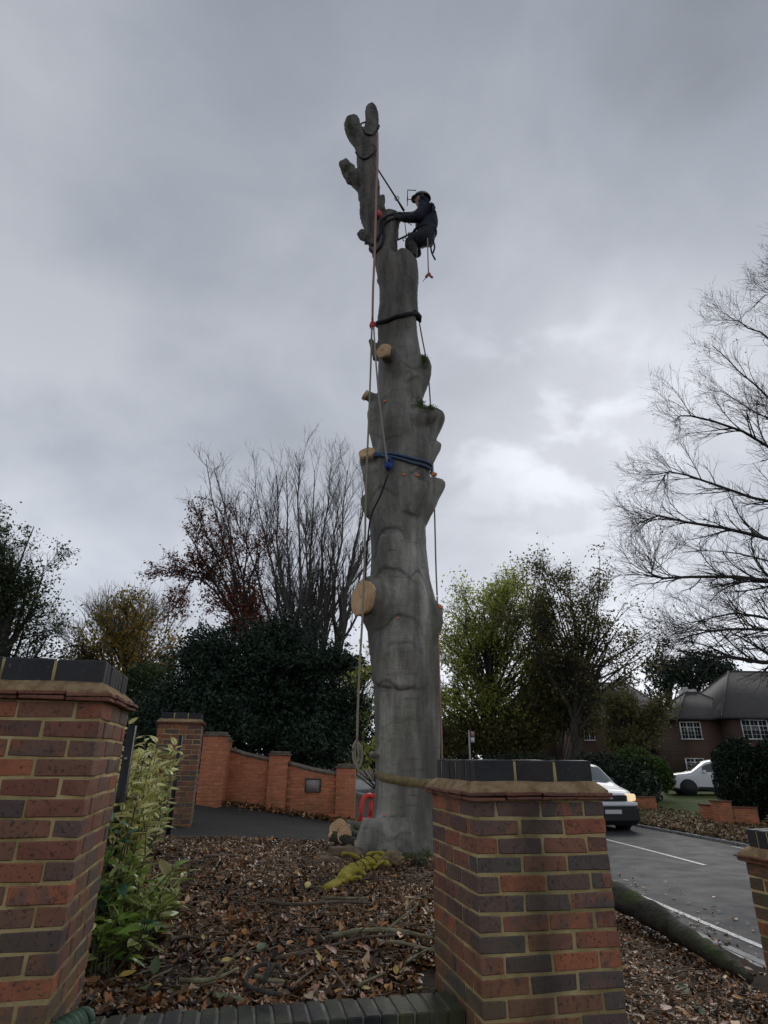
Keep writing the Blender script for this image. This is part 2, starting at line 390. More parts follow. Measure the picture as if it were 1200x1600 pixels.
kerb2 = thing('kerb', (road_x(20) + HR, 20.0, ZR), 'leaf strewn kerb across the road in front of the low red walls', 'kerb')
for i in range(22):
    y = 9.0 + 0.9 * i
    o = link('kerb_stone', kme, None, kerb2, False); sl_ = (road_x(y + .4) - road_x(y - .4)) / 0.8
    o.location = ROOT[kerb2].inverted() @ Vector((road_x(y) + HR + 0.065, y, ZR - 0.055)); o.rotation_euler.z = -math.atan(sl_)
# driveway sheet between the litter bed and the orange wall
ys = np.linspace(9.05, 15.25, 40); V = []; m = 40
for y in ys:
    x1 = road_x(y) - HL - 0.2
    for q in np.linspace(0, 1, m):
        x = -9.0 + (x1 + 9.0) * q; yy = y + (0.18 * noise.noise(Vector((x * 0.9, 3.3, 0))) if y < 9.1 else 0)
        V.append((x, yy, gzf(x, yy) + 0.02))
tag(obj('driveway', V, [np.array([[j * m + i, j * m + i + 1, (j + 1) * m + i + 1, (j + 1) * m + i] for j in range(39) for i in range(m - 1)])], M_DRIVE, smooth=True), kind='structure')
# lawn and drive across the road
t = NT('lawn'); v = t.coord('World'); a = t.noise(v, 1.3, 5)
M_LAWN = t.fin(t.ramp(a, [(0.3, (0.05, 0.075, 0.018)), (0.7, (0.10, 0.125, 0.03))]), 0.9, 0.2); t.bump(t.noise(v, 50), 0.8, 0.03)
V = []; ys = np.linspace(21.5, 40, 24); m = 12
for y in ys:
    for q in np.linspace(0, 1, m):
        x = road_x(y) + HR + 1.6 + 12 * q; V.append((x, y, gzf(x, y) + 0.03))
tag(obj('lawn', V, [np.array([[j * m + i, j * m + i + 1, (j + 1) * m + i + 1, (j + 1) * m + i] for j in range(23) for i in range(m - 1)])], M_LAWN, smooth=True), kind='structure')

# ------------------------------------------------------------------ brickwork
brnd = random.Random(3)
def variants(lx, ly, lz, bev, jit, mat, n=5):
    out = []
    for _ in range(n):
        me = bbox_bev(lx, ly, lz, bev, jit, brnd); me.materials.append(mat); out.append(me)
    return out
BV = {}
def brick_meshes(mat, lx, ly, lz=0.065, bev=0.0045, jit=0.0030):
    k = (mat.name, round(lx, 4), round(ly, 4), round(lz, 4))
    if k not in BV: BV[k] = variants(lx, ly, lz, bev, jit, mat)
    return BV[k]
def put(name, meshes, parent, x, y, z, rz=0.0, wob=0.0015):
    o = bpy.data.objects.new(name, brnd.choice(meshes)); COL.objects.link(o); o.parent = parent
    o.location = (x + brnd.uniform(-wob, wob), y + brnd.uniform(-wob, wob), z + brnd.uniform(-wob, wob) * 0.6)
    o.rotation_euler = (0, brnd.choice((0, math.pi)) if lzflip else 0, rz + brnd.uniform(-0.006, 0.006)); return o
lzflip = True
def ring_courses(root, n, courses, mat, L=0.215, W=0.1025, J=0.01, cz=0.075):
    side = n * L + (n - 1) * J
    full = brick_meshes(mat, L, W, 0.065)
    for c in range(courses):
        z = c * cz + cz / 2
        a = c % 2
        for k in range(n):
            q = k * (L + J) + L / 2
            if a == 0:
                put('brick', full, root, q, W / 2, z); put('brick', full, root, q, side - W / 2, z)
            else:
                put('brick', full, root, W / 2, q, z, math.pi / 2); put('brick', full, root, side - W / 2, q, z, math.pi / 2)
        for k in range(n - 1):
            q = W + J + k * (L + J) + L / 2
            if a == 0:
                put('brick', full, root, W / 2, q, z, math.pi / 2); put('brick', full, root, side - W / 2, q, z, math.pi / 2)
            else:
                put('brick', full, root, q, W / 2, z); put('brick', full, root, q, side - W / 2, z)
    return side
def mortar_core(root, x0, x1, y0, y1, z0, z1, mat, inset=0.004):
    V, F = box(x0 + inset, x1 - inset, y0 + inset, y1 - inset, z0, z1)
    return obj('mortar', V, F, mat, root, world=False)
def pillar_cap(root, side, z, rows=8, simple_cap=False):
    pj = 0.036
    for lay in range(2):
        zz_ = z + 0.002 + lay * 0.0185 + 0.008; p = pj - 0.004 + 0.008 * lay
        L = (side + 2 * p) / 4 - 0.004; D = 0.12
        tm = brick_meshes(M_TILE, L, D, 0.0155, 0.003, 0.003)
        for k in range(4):
            x = -p + (k + 0.5) * (L + 0.004)
            put('creasing_tile', tm, root, x, -p + D / 2, zz_, 0, 0.003); put('creasing_tile', tm, root, x, side + p - D / 2, zz_, 0, 0.003)
        L2 = (side + 2 * p - 2 * D - 0.012) / 3 - 0.004
        tm = brick_meshes(M_TILE, L2, D, 0.0155, 0.003, 0.003)
        for k in range(3):
            y = -p + D + 0.006 + (k + 0.5) * (L2 + 0.004)
            put('creasing_tile', tm, root, -p + D / 2, y, zz_, math.pi / 2, 0.003); put('creasing_tile', tm, root, side + p - D / 2, y, zz_, math.pi / 2, 0.003)
    z1 = z + 0.038; a0, a1 = -pj + 0.012, 0.022; b0, b1 = side + pj - 0.012, side - 0.022; z2 = z1 + 0.044
    # mortar fillet: subdivided sloping skirt so that its edge is uneven
    n = 14; V = []; F = []
    def edge(lo, hi, zc, k):
        pts = []
        for (xa, ya, xb, yb) in ((lo, lo, hi, lo), (hi, lo, hi, hi), (hi, hi, lo, hi), (lo, hi, lo, lo)):
            for i in range(n):
                q = i / n; x = xa + (xb - xa) * q; y = ya + (yb - ya) * q
                d = 0.006 * noise.noise(Vector((x * 11 + root.location.x, y * 11, k * 5.0)))
                pts.append((x + d, y + d, zc + 0.006 * noise.noise(Vector((x * 9, y * 9 + root.location.x, k * 3.0 + 2)))))
        return pts
    rings = [edge(a0, b0, z1 - 0.004, 0), edge(a0 + 0.003, b0 - 0.003, z1 + 0.006, 1), edge((a0 + a1) / 2, (b0 + b1) / 2, z1 + 0.026, 2), edge(a1, b1, z2, 3)]
    m = 4 * n
    for r_ in rings: V += r_
    for j in range(3):
        for i in range(m): F.append([j * m + i, j * m + (i + 1) % m, (j + 1) * m + (i + 1) % m, (j + 1) * m + i])
    top = [[3 * m + i for i in range(m)]]
    obj('mortar_fillet', V, [np.array(F), np.array(top)], M_FILLET, root, world=False)
    q0, q1 = 0.026, side - 0.026; W = (q1 - q0 - 0.02) / 3; pitch = (q1 - q0 + 0.008) / rows
    bm_ = brick_meshes(M_BLUE, W, pitch - 0.008, 0.1025, 0.005, 0.002)
    for k in range(3):
        for j in range(rows):
            put('coping_brick', bm_, root, q0 + W / 2 + k * (W + 0.01), q0 + (pitch - 0.008) / 2 + j * pitch, z + 0.075 + 0.051, 0, 0.002)
    mortar_core(root, q0, q1, q0, q1, z + 0.06, z + 0.075 + 0.095, M_MORTAR)
def pillar(ztop, s, t_, n, courses, label, mat, mort, loc=None, rz=PHI, group=None, rows=8):
    base = loc if loc is not None else wall_pt(s, t_, ztop - courses * 0.075)
    root = thing('brick_pillar', base, label, 'pillar', group, rz)
    side = ring_courses(root, n, courses, mat)
    mortar_core(root, 0, side, 0, side, 0, courses * 0.075, mort)
    pillar_cap(root, side, courses * 0.075, rows)
    return root
pillar(-0.178, 0.0, 0.0, 3, 20, 'brick pillar with a dark damp streak down its face and blue brick cap', M_BRICKS, M_MORTARS)
pillar(0.215, -1.68 - 0.665, 0.0, 3, 24, 'tall brick pillar beside the leafy shrubs and the green ridged roll', M_BRICK, M_MORTAR)
pillar(-0.555, 1.98, 0.0, 3, 16, 'lowest brick pillar with blue brick cap beside the road and mossy log', M_BRICK, M_MORTAR)
# low front wall with its on edge blue brick coping
lw = thing('low_wall', wall_pt(-1.68, 0.20, -1.64), 'low brick wall with blue brick coping between the two tall brick pillars', 'wall', None, PHI)
LWZ = -1.015 + 1.64
full = brick_meshes(M_BRICK, 0.215, 0.1025)
for c in range(7):
    for k in range(8):
        x = 0.1075 + k * 0.225 - (0.1125 if c % 2 else 0)
        if x + 0.1075 > 1.67 or x - 0.1075 < 0.0: continue
        for y in (0.05125, 0.16375): put('brick', full, lw, x, y, LWZ - 0.106 - 0.0375 - c * 0.075)
mortar_core(lw, 0.001, 1.679, 0, 0.215, 0, LWZ - 0.108, M_MORTAR)
cm = brick_meshes(M_BLUE, 0.0665, 0.222, 0.1025, 0.006, 0.002)
for k in range(22): put('coping_brick', cm, lw, 0.042 + k * 0.0758, 0.1075, LWZ - 0.0515, 0, 0.002)
mortar_core(lw, 0.004, 1.676, 0.006, 0.209, LWZ - 0.106, LWZ - 0.006, M_GREYM)
# far pillar on the drive, same stock
fz = P(278, 1131, 10.0).z
fl = P(247, 1131, 10.0)
pillar(fz, 0, 0, 3, 23, 'distant brick pillar beside the drive, behind the pale variegated shrub', M_BRICK, M_MORTAR, loc=(fl.x, fl.y, fz - 23 * 0.075), rows=8)

# orange brick wall along the drive, stepping down to the road
M_OMORT = simple('mortar_orange', (0.34, 0.17, 0.09), (0.44, 0.24, 0.14), 14, 0.9, 0.3, coord='World')
YW = 15.25
ow = thing('orange_brick_wall', (P(345, 1255, YW).x, YW, -1.2), 'orange brick garden wall with sloping top and small plaque, below the dark yew', 'wall')
M_COPE = simple('weathered_coping', (0.10, 0.085, 0.065), (0.20, 0.16, 0.12), 9, 0.85, 0.4, coord='World')
fo = brick_meshes(M_ORANGE, 0.215, 0.1025)
def owall(u0, u1, vt0, vt1, y0):
    """panel from photo columns u0..u1 with its top falling from vt0 to vt1"""
    A = P(u0, vt0, y0); B = P(u1, vt1, y0); n = 12
    L = B.x - A.x; zb = min(gzf(A.x, y0), gzf(B.x, y0)) - 0.15
    ro = ROOT[ow].translation
    c = 0; z = zb
    while z < A.z:
        k = 0; x = A.x - (0.1125 if c % 2 else 0)
        while x < B.x - 0.05:
            xa, xb = max(x, A.x), min(x + 0.215, B.x)
            zt = A.z + (B.z - A.z) * ((xb if B.z < A.z else xa) - A.x) / L
            if z + 0.07 < zt and xb - xa > 0.2:
                put('brick', fo, ow, (xa + xb) / 2 - ro.x, y0 + 0.05 - ro.y, z + 0.0375 - ro.z)
            x += 0.225
        c += 1; z += 0.075
    V = [(A.x, y0 + 0.004, zb), (B.x, y0 + 0.004, zb), (B.x, y0 + 0.004, B.z), (A.x, y0 + 0.004, A.z)]
    V += [(x, y + 0.21, z) for x, y, z in V]
    obj('mortar', V, BOXF, M_OMORT, ow)
    # sagging coping strip
    V = []; F = []
    for i in range(n + 1):
        q = i / n; x = A.x + L * q; z = A.z + (B.z - A.z) * q - 0.05 * math.sin(math.pi * q) * 0.6 + 0.012 * noise.noise(Vector((x * 3, 0, 5)))
        V += [(x, y0 - 0.035, z - 0.01), (x, y0 + 0.25, z - 0.01), (x, y0 + 0.25, z + 0.03), (x, y0 + 0.11, z + 0.07), (x, y0 - 0.035, z + 0.03)]
    for i in range(n):
        for k in range(5): F.append([i * 5 + k, i * 5 + (k + 1) % 5, i * 5 + 5 + (k + 1) % 5, i * 5 + 5 + k])
    obj('coping', V, [np.array(F), np.array([[4, 3, 2, 1, 0], [n * 5 + k for k in range(5)]])], M_COPE, ow)
owall(340, 428, 1166, 1189, YW); owall(450, 530, 1193, 1211, YW)
def opier(u0, vt, y0, n=2, label=None, courses=20):
    A = P(u0, vt, y0); root = thing('brick_pier', (A.x, A.y, A.z - courses * 0.075), label, 'pier')
    side = ring_courses(root, n, courses, M_ORANGE); mortar_core(root, 0, side, 0, side, 0, courses * 0.075, M_OMORT)
    z = courses * 0.075; V, F = merge([box(-0.03, side + 0.03, -0.03, side + 0.03, z + 0.001, z + 0.035), box(0.01, side - 0.01, 0.01, side - 0.01, z + 0.036, z + 0.09)])
    obj('pier_cap', V, F, M_COPE, root, world=False)
opier(421, 1180, YW - 0.1, 2, 'orange brick pier with weathered cap midway along the sloping garden wall', 20)
opier(526, 1200, YW - 0.1, 2, 'orange brick pier with weathered cap at the road end of the garden wall', 20)
opier(318, 1150, YW - 1.5, 2, 'orange brick gate pier standing just behind the distant brick pillar', 20)
opier(327, 1158, YW - 0.35, 2, 'orange brick pier at the drive end of the garden wall', 20)
pc = P(489, 1227, YW - 0.012)
V, F = box(pc.x - 0.155, pc.x + 0.155, YW - 0.03, YW + 0.0, pc.z - 0.12, pc.z + 0.12)
pl = obj('plaque', V, F, simple('plaque_grey', (0.22, 0.20, 0.18), (0.30, 0.27, 0.25), 20, 0.6), ow)
V, F = merge([box(pc.x - 0.185, pc.x + 0.185, YW - 0.036, YW - 0.001, pc.z + d - 0.014, pc.z + d + 0.014) for d in (-0.135, 0.135)] +
             [box(pc.x + d - 0.014, pc.x + d + 0.014, YW - 0.036, YW - 0.001, pc.z - 0.121, pc.z + 0.121) for d in (-0.171, 0.171)])
obj('plaque_frame', V, F, simple('plaque_edge', (0.05, 0.045, 0.04), (0.08, 0.07, 0.06), 20, 0.6), pl)

# ------------------------------------------------------------------ the beech being felled
TY = 8.0
bk = NT('beech_bark'); v1 = bk.coord('World', (1, 1, 0.16)); v2 = bk.coord('World', (0.5, 0.5, 3.2)); v3 = bk.coord('World')
st = bk.noise(v1, 3.2, 6, 0.62, 0.25); fi = bk.noise(v1, 14, 5, 0.6); wr = bk.noise(v2, 9, 4, 0.6); bl = bk.noise(v3, 1.6, 5, 0.6); sp = bk.noise(v3, 55, 3, 0.6)
c = bk.ramp(st, [(0.34, (0.088, 0.082, 0.070)), (0.46, (0.190, 0.180, 0.156)), (0.58, (0.290, 0.276, 0.240)), (0.72, (0.44, 0.42, 0.37))])
c = bk.mix(bk.ramp(fi, [(0.38, (0.35,) * 3), (0.54, (0,) * 3)]), c, (0.095, 0.092, 0.082))
c = bk.mix(bk.ramp(bl, [(0.50, (0,) * 3), (0.66, (0.6,) * 3)]), c, (0.14, 0.145, 0.085))
c = bk.mix(bk.ramp(wr, [(0.30, (0.6,) * 3), (0.42, (0,) * 3)]), c, (0.05, 0.05, 0.045))
c = bk.mix(bk.ramp(sp, [(0.70, (0,) * 3), (0.76, (0.5,) * 3)]), c, (0.30, 0.31, 0.27))
pt_ = bk.noise(bk.coord('World', (1, 1, 0.30)), 1.5, 5, 0.62, 0.5)
b5 = bk.noise(v3, 4.5, 6, 0.62, 0.4)
c = bk.mix(bk.ramp(b5, [(0.34, (0.32,) * 3), (0.46, (0,) * 3)]), c, (0.085, 0.078, 0.064)); c = bk.mix(bk.ramp(b5, [(0.56, (0,) * 3), (0.70, (0.22,) * 3)]), c, (0.36, 0.355, 0.32))
c = bk.mix(bk.ramp(pt_, [(0.48, (0,) * 3), (0.64, (0.65,) * 3)]), c, (0.072, 0.067, 0.057))
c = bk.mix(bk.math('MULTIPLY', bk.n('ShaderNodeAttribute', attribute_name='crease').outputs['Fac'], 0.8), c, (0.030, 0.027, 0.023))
lc = bk.noise(v3, 13, 5, 0.7); c = bk.mix(bk.ramp(lc, [(0.61, (0,) * 3), (0.68, (0.22,) * 3)]), c, (0.34, 0.355, 0.30))
ln_ = bk.noise(bk.coord('World', (1, 1, 2.6)), 26, 3, 0.6); c = bk.mix(bk.ramp(ln_, [(0.30, (0.6,) * 3), (0.37, (0,) * 3)]), c, (0.045, 0.042, 0.036))
# browner bark up the stem, darkened further to paint its silhouette against the sky
pz = bk.n('ShaderNodeSeparateXYZ', {0: bk.n('ShaderNodeNewGeometry').outputs['Position']}).outputs['Z']
up = bk.math('ADD', bk.math('MULTIPLY_ADD', pz, 0.1, -0.32), bk.math('MULTIPLY_ADD', bl, 0.5, -0.25))
c = bk.mix(bk.ramp(up, [(0.0, (0,) * 3), (0.42, (0.85,) * 3)]), c, bk.ramp(bk.noise(v1, 9, 5), [(0.35, (0.035, 0.030, 0.026)), (0.65, (0.125, 0.112, 0.095))]))
bk.bump(bk.math('ADD', bk.math('MULTIPLY', wr, 0.6), bk.math('ADD', bk.math('MULTIPLY', fi, 0.7), bk.math('MULTIPLY', sp, 0.25))), 0.5, 0.02)
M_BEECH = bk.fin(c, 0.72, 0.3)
PROF = [(166, 577, 585), (170, 573, 590), (182, 570, 591), (210, 566, 591), (235, 557, 590), (262, 556, 590), (290, 556, 592), (315, 559, 594), (335, 563, 598), (350, 567, 601),
        (370, 573, 606), (390, 579, 614), (410, 584, 630), (430, 588, 645), (452, 592, 651), (475, 593, 650), (500, 591, 652), (530, 591, 655), (560, 592, 660), (590, 592, 660),
        (620, 591, 660), (650, 589, 662), (680, 586, 672), (710, 585, 675), (740, 583, 674), (770, 577, 668), (800, 575, 664), (830, 576, 666), (860, 577, 666), (900, 574, 672),
        (940, 569, 682), (975, 567, 684), (1010, 571, 685), (1050, 577, 687), (1100, 582, 688), (1160, 583, 690), (1210, 583, 690), (1250, 582, 688), (1285, 578, 686), (1312, 572, 688),
        (1332, 563, 693), (1345, 553, 700), (1362, 545, 706), (1385, 540, 708)]
NS = 44
rings = []
for (v_, l, r_) in PROF:
    cpt = P((l + r_) / 2, v_, TY); rad = (r_ - l) / 2 * PX(v_, TY); rings.append((cpt, rad))
zs_r = np.array([p.z for p, _ in rings])[::-1]; xs_r = np.array([p.x for p, _ in rings])[::-1]; rs_r = np.array([q for _, q in rings])[::-1]
def tr_c(z): return float(np.interp(z, zs_r, xs_r)), float(np.interp(z, zs_r, rs_r))
zl = np.linspace(zs_r[0], zs_r[-1], 150); V = []; F = []
for z in zl:
    cx, rr = tr_c(z); rr *= 0.955
    for i in range(NS):
        a = 2 * math.pi * i / NS
        k = 1 + 0.035 * math.sin(3 * a + z * 0.7) + 0.03 * math.sin(5 * a - z * 0.5 + 1)
        fl_ = max(0, -0.55 - z); k += fl_ * 0.28 * (0.5 + 0.5 * math.sin(5 * a + 0.6)) if fl_ > 0 else 0
        V.append((cx + rr * k * math.cos(a), TY + rr * k * math.sin(a) * 0.96, z))
for j in range(len(zl) - 1):
    for i in range(NS): F.append([j * NS + i, j * NS + (i + 1) % NS, (j + 1) * NS + (i + 1) % NS, (j + 1) * NS + i])
parts = [(V, [np.array(F), np.array([[i for i in range(NS)][::-1], [(len(zl) - 1) * NS + i for i in range(NS)]])])]
CUTS = []
def stub(pts, cut=None, s=18):
    """pts: (u, v, dy, r_px)"""
    pp = [P(u, v_, TY + dy) for u, v_, dy, _ in pts]; rr = [q * 1.1 * PX(v_, TY) for _, v_, _, q in pts]
    if cut: nn_ = Vector(cut).normalized(); pp[-2] = pp[-1] - nn_ * 0.22 if len(pts) > 2 else pp[-2]; pp[-1] = pp[-1] + nn_ * 0.035
    if len(pts) > 2:
        sp_ = smooth_path(pp, 9); rr = list(np.interp(np.linspace(0, len(pts) - 1, 9), range(len(pts)), rr)); pp = sp_
    parts.append(tube(pp, rr, s))
    if cut: CUTS.append((pp[-1], rr[-1], Vector(cut).normalized()))
stub([(576, 240, 0, 14), (561, 215, -.05, 12), (552, 199, -.06, 11.5), (550, 189, -.06, 9)])
stub([(575, 300, 0, 12), (553, 277, -.05, 11), (541, 262, -.05, 9), (537, 254, -.05, 6)])
stub([(580, 372, 0, 8), (566, 365, 0, 7), (557, 363, 0, 3)])
stub([(604, 440, 0, 15), (608, 370, .05, 13), (609, 350, .05, 13), (609, 334, .05, 10)])
stub([(614, 370, 0.05, 10), (618, 357, .05, 5)])
stub([(592, 330, -.05, 8), (596, 308, -.05, 5)])
stub([(628, 500, 0, 22), (631, 440, 0, 21), (631, 412, 0, 20), (631, 401, 0, 16)])
stub([(636, 600, -.1, 22), (615, 568, -.30, 14), (601, 550, -.46, 11)], (-0.45, -0.82, -0.1))
stub([(590, 560, 0, 8), (579, 530, 0, 4)])
stub([(644, 618, 0, 17), (657, 588, 0, 14), (664, 570, 0, 8), (661, 557, 0, 4)])
stub([(642, 705, 0, 26), (663, 670, -.02, 23), (678, 652, -.04, 18), (682, 645, -.04, 12)])
stub([(650, 660, -.2, 18), (672, 648, -.28, 12), (680, 640, -.3, 7)])
stub([(664, 722, 0, 12), (681, 700, 0, 8), (687, 691, 0, 4)])
stub([(604, 700, 0, 18), (586, 650, -.05, 13), (576, 630, -.05, 10), (572, 618, -.05, 8)], (-0.8, -0.2, 0.5))
stub([(604, 800, 0, 22), (585, 745, -.10, 14), (577, 722, -.14, 12.5), (574, 711, -.16, 12)], (-0.2, -0.86, 0.42))
stub([(645, 810, 0, 22), (668, 775, -.03, 19), (684, 756, -.05, 14), (688, 750, -.05, 10)])
stub([(640, 800, -.25, 16), (655, 765, -.38, 11), (661, 752, -.4, 7)])
stub([(586, 800, 0, 14), (573, 782, 0, 8), (569, 776, 0, 4)])
stub([(632, 1010, .05, 40), (600, 958, -.16, 34), (572, 935, -.36, 27.5)], (-0.80, -0.60, 0.04))
stub([(650, 990, 0, 34), (675, 957, 0, 20), (687, 948, 0, 9)])
stub([(615, 920, -.12, 32), (613, 865, -.30, 20), (612, 836, -.36, 15)])
stub([(626, 1060, -.1, 42), (624, 1010, -.25, 34), (622, 985, -.25, 24)])
stub([(583, 1180, -0.1, 8), (581, 1176, -0.2, 4)])
# root flares
for (u, v_, dy, q) in ((548, 1362, -.35, 9), (690, 1362, -.4, 10), (628, 1368, -.62, 12), (590, 1372, -.55, 9), (725, 1365, .1, 10)):
    stub([(628 + (u - 628) * 0.45, 1296, dy * 0.35, 26), (628 + (u - 628) * 0.75, 1338, dy * 0.75, 15), (u, v_ + 6, dy, q)])
V, F = merge(parts)
me = np_mesh('trunk_raw', V, F); ro_ = bpy.data.objects.new('trunk_raw', me); COL.objects.link(ro_)
md = ro_.modifiers.new('r', 'REMESH'); md.mode = 'VOXEL'; md.voxel_size = 0.026
ms = ro_.modifiers.new('s', 'SMOOTH'); ms.iterations = 3; ms.factor = 0.5
dg = bpy.context.evaluated_depsgraph_get(); tm = bpy.data.meshes.new_from_object(ro_.evaluated_get(dg))
bpy.data.objects.remove(ro_); bpy.data.meshes.remove(me)
# folds over old branch collars: (u, v, half width px, drop px, depth m)
FOLDS = [(620, 975, 44, 34, 0.020), (618, 905, 40, 22, 0.014), (612, 832, 26, 40, 0.020), (622, 1076, 48, 5, 0.010), (640, 590, 30, -34, 0.014),
         (600, 782, 26, 16, 0.012), (655, 745, 26, 14, 0.014), (628, 1020, 34, 5, 0.007), (620, 1130, 44, 3, 0.004), (640, 1215, 40, 3, 0.004), (612, 1295, 32, 2, 0.007), (618, 1304, 36, 2, 0.006), (640, 1320, 30, -3, 0.006),
         (608, 700, 30, -14, 0.008), (650, 905, 24, 60, 0.010), (585, 880, 10, -40, 0.010)]
n = len(tm.vertices); co = np.empty(n * 3, dtype=np.float32); tm.vertices.foreach_get('co', co); co = co.reshape(-1, 3).astype(float)
no = np.empty(n * 3, dtype=np.float32); tm.vertices.foreach_get('normal', no); no = no.reshape(-1, 3).astype(float)
disp = np.zeros(n)
for i in range(n):
    p = Vector(co[i]); hi = min(1.0, max(0.0, (p.z - 6.5) / 3.0)); disp[i] = 0.034 * noise.noise(Vector((p.x * 3.2, p.y * 3.2, p.z * 0.5))) + (0.012 + 0.034 * hi) * noise.noise(Vector((p.x * 9, p.y * 9, p.z * 2.0))) + (0.004 + 0.012 * hi) * noise.noise(p * 19)
for (u, v_, hw, dr, dep) in FOLDS:
    c0 = P(u, v_, TY); hwm = hw * PX(v_, TY); drm = c0.z - P(u, v_ + dr, TY).z
    q = (co[:, 0] - c0.x) / hwm; z0 = c0.z - drm * q * q + 0.05 * np.sin(co[:, 0] * 9 + u * 1.7) + 0.02 * np.sin(co[:, 0] * 23 + u); d = co[:, 2] - z0
    msk = np.where((np.abs(q) < 1) & (co[:, 1] < TY), (1 - q ** 2) ** 0.5, 0)
    disp += 0.55 * (0.62 + 0.8 * np.sin(co[:, 0] * 17 + u) * 0.4) * msk * dep * (1.1 * np.exp(-((d - 0.045) / 0.04) ** 2) - 1.3 * np.exp(-(d / 0.020) ** 2))
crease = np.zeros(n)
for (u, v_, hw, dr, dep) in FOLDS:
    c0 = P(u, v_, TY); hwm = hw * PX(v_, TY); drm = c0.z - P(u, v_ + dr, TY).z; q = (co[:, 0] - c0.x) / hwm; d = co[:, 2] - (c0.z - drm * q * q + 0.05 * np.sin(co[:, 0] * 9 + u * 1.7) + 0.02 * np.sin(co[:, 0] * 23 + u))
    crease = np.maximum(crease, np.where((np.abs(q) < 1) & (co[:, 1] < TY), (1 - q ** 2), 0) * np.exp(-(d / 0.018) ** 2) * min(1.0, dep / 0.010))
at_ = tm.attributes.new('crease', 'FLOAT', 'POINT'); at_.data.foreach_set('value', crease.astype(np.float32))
co += no * disp[:, None]
tm.vertices.foreach_set('co', co.astype(np.float32).ravel()); tm.polygons.foreach_set('use_smooth', np.ones(len(tm.polygons), dtype=bool)); tm.update()
tbase = Vector((tr_c(-1.1)[0], TY, -1.1))
beech = thing('beech_trunk', tbase, 'tall bare beech trunk with sawn off limbs, standing in leaf litter', 'tree')
ROOT[beech] = Matrix.Translation(tbase)
BV_T = BVHTree.FromPolygons([tuple(x) for x in co], [tuple(p.vertices) for p in tm.polygons])
tm.transform(ROOT[beech].inverted()); tm.name = 'trunk'
tm.materials.clear(); tm.materials.append(M_BEECH); link('trunk', tm, None, beech, False)
t = NT('fresh_sawn_wood'); v = t.coord('Object'); ln = t.n('ShaderNodeVectorMath', {0: v}, operation='LENGTH').outputs['Value']
rg = t.math('SINE', t.math('ADD', t.math('MULTIPLY', ln, 210.0), t.math('MULTIPLY', t.noise(v, 9, 3), 9.0)))
cc = t.ramp(t.noise(v, 7, 4), [(0.3, (0.50, 0.31, 0.165)), (0.65, (0.66, 0.45, 0.26))])
cc = t.mix(t.ramp(rg, [(0.35, (0,) * 3), (1.0, (0.5,) * 3)]), cc, (0.30, 0.15, 0.07))
cc = t.mix(t.ramp(ln, [(0.0, (0.6,) * 3), (0.035, (0.0,) * 3)]), cc, (0.16, 0.08, 0.04))
cc = t.mix(t.ramp(t.noise(t.coord('Object', (3, 0.5, 1)), 22, 4), [(0.34, (0.5,) * 3), (0.44, (0,) * 3)]), cc, (0.28, 0.16, 0.085))
M_SAWN = t.fin(cc, 0.8, 0.2); t.bump(t.noise(v, 60, 4), 0.5, 0.006)
M_WOODO = simple('red_stained_cut', (0.45, 0.13, 0.05), (0.60, 0.22, 0.09), 30, 0.7)
M_MOSS = simple('moss', (0.030, 0.055, 0.012), (0.085, 0.115, 0.025), 22, 0.95, 0.8, coord='World')
def cut_disc(c0, r_, nrm, parent, mat=M_SAWN, name='cut_face', th=0.05, out_=0.012, ell=1.0):
    q = nrm.to_track_quat('Z', 'Y').to_matrix(); n = 26; V = []; F = []
    for (k, zz_) in ((1.0, -th), (1.0, 0.0), (0.93, 0.006), (0.45, 0.008)):
        for i in range(n):
            a = 2 * math.pi * i / n; w_ = r_ * k * (1 + 0.06 * math.sin(2 * a + 1) + 0.035 * math.sin(5 * a))
            V.append(tuple(q @ Vector((w_ * math.cos(a), w_ * ell * math.sin(a), zz_))))
    for j in range(3):
        for i in range(n): F.append([j * n + i, j * n + (i + 1) % n, (j + 1) * n + (i + 1) % n, (j + 1) * n + i])
    o = obj(name, V, [np.array(F), np.array([[3 * n + i for i in range(n)]])], mat, parent, smooth=False, world=False)
    o.location = (ROOT[parent].inverted() @ (c0 + nrm * out_)) if parent in ROOT else c0 + nrm * out_
    return o
for c0, rr, nn in CUTS:
    q = nn.to_track_quat('Z', 'Y').to_matrix(); best = None
    for k in [(0, 0)] + [(.8 * math.cos(a), .8 * math.sin(a)) for a in np.linspace(0, 2 * math.pi, 9)[:-1]] + [(.45 * math.cos(a), .45 * math.sin(a)) for a in np.linspace(0, 2 * math.pi, 7)[:-1]]:
        o_ = c0 + q @ Vector((k[0] * rr, k[1] * rr, 0)) + nn * .25; h = BV_T.ray_cast(o_, -nn, .5)
        if h[0] is not None: d_ = (h[0] - c0).dot(nn); best = d_ if best is None else max(best, d_)
    cut_disc(c0 + nn * (best if best is not None else 0), rr * 0.92, nn, beech, th=0.05, out_=0.001)
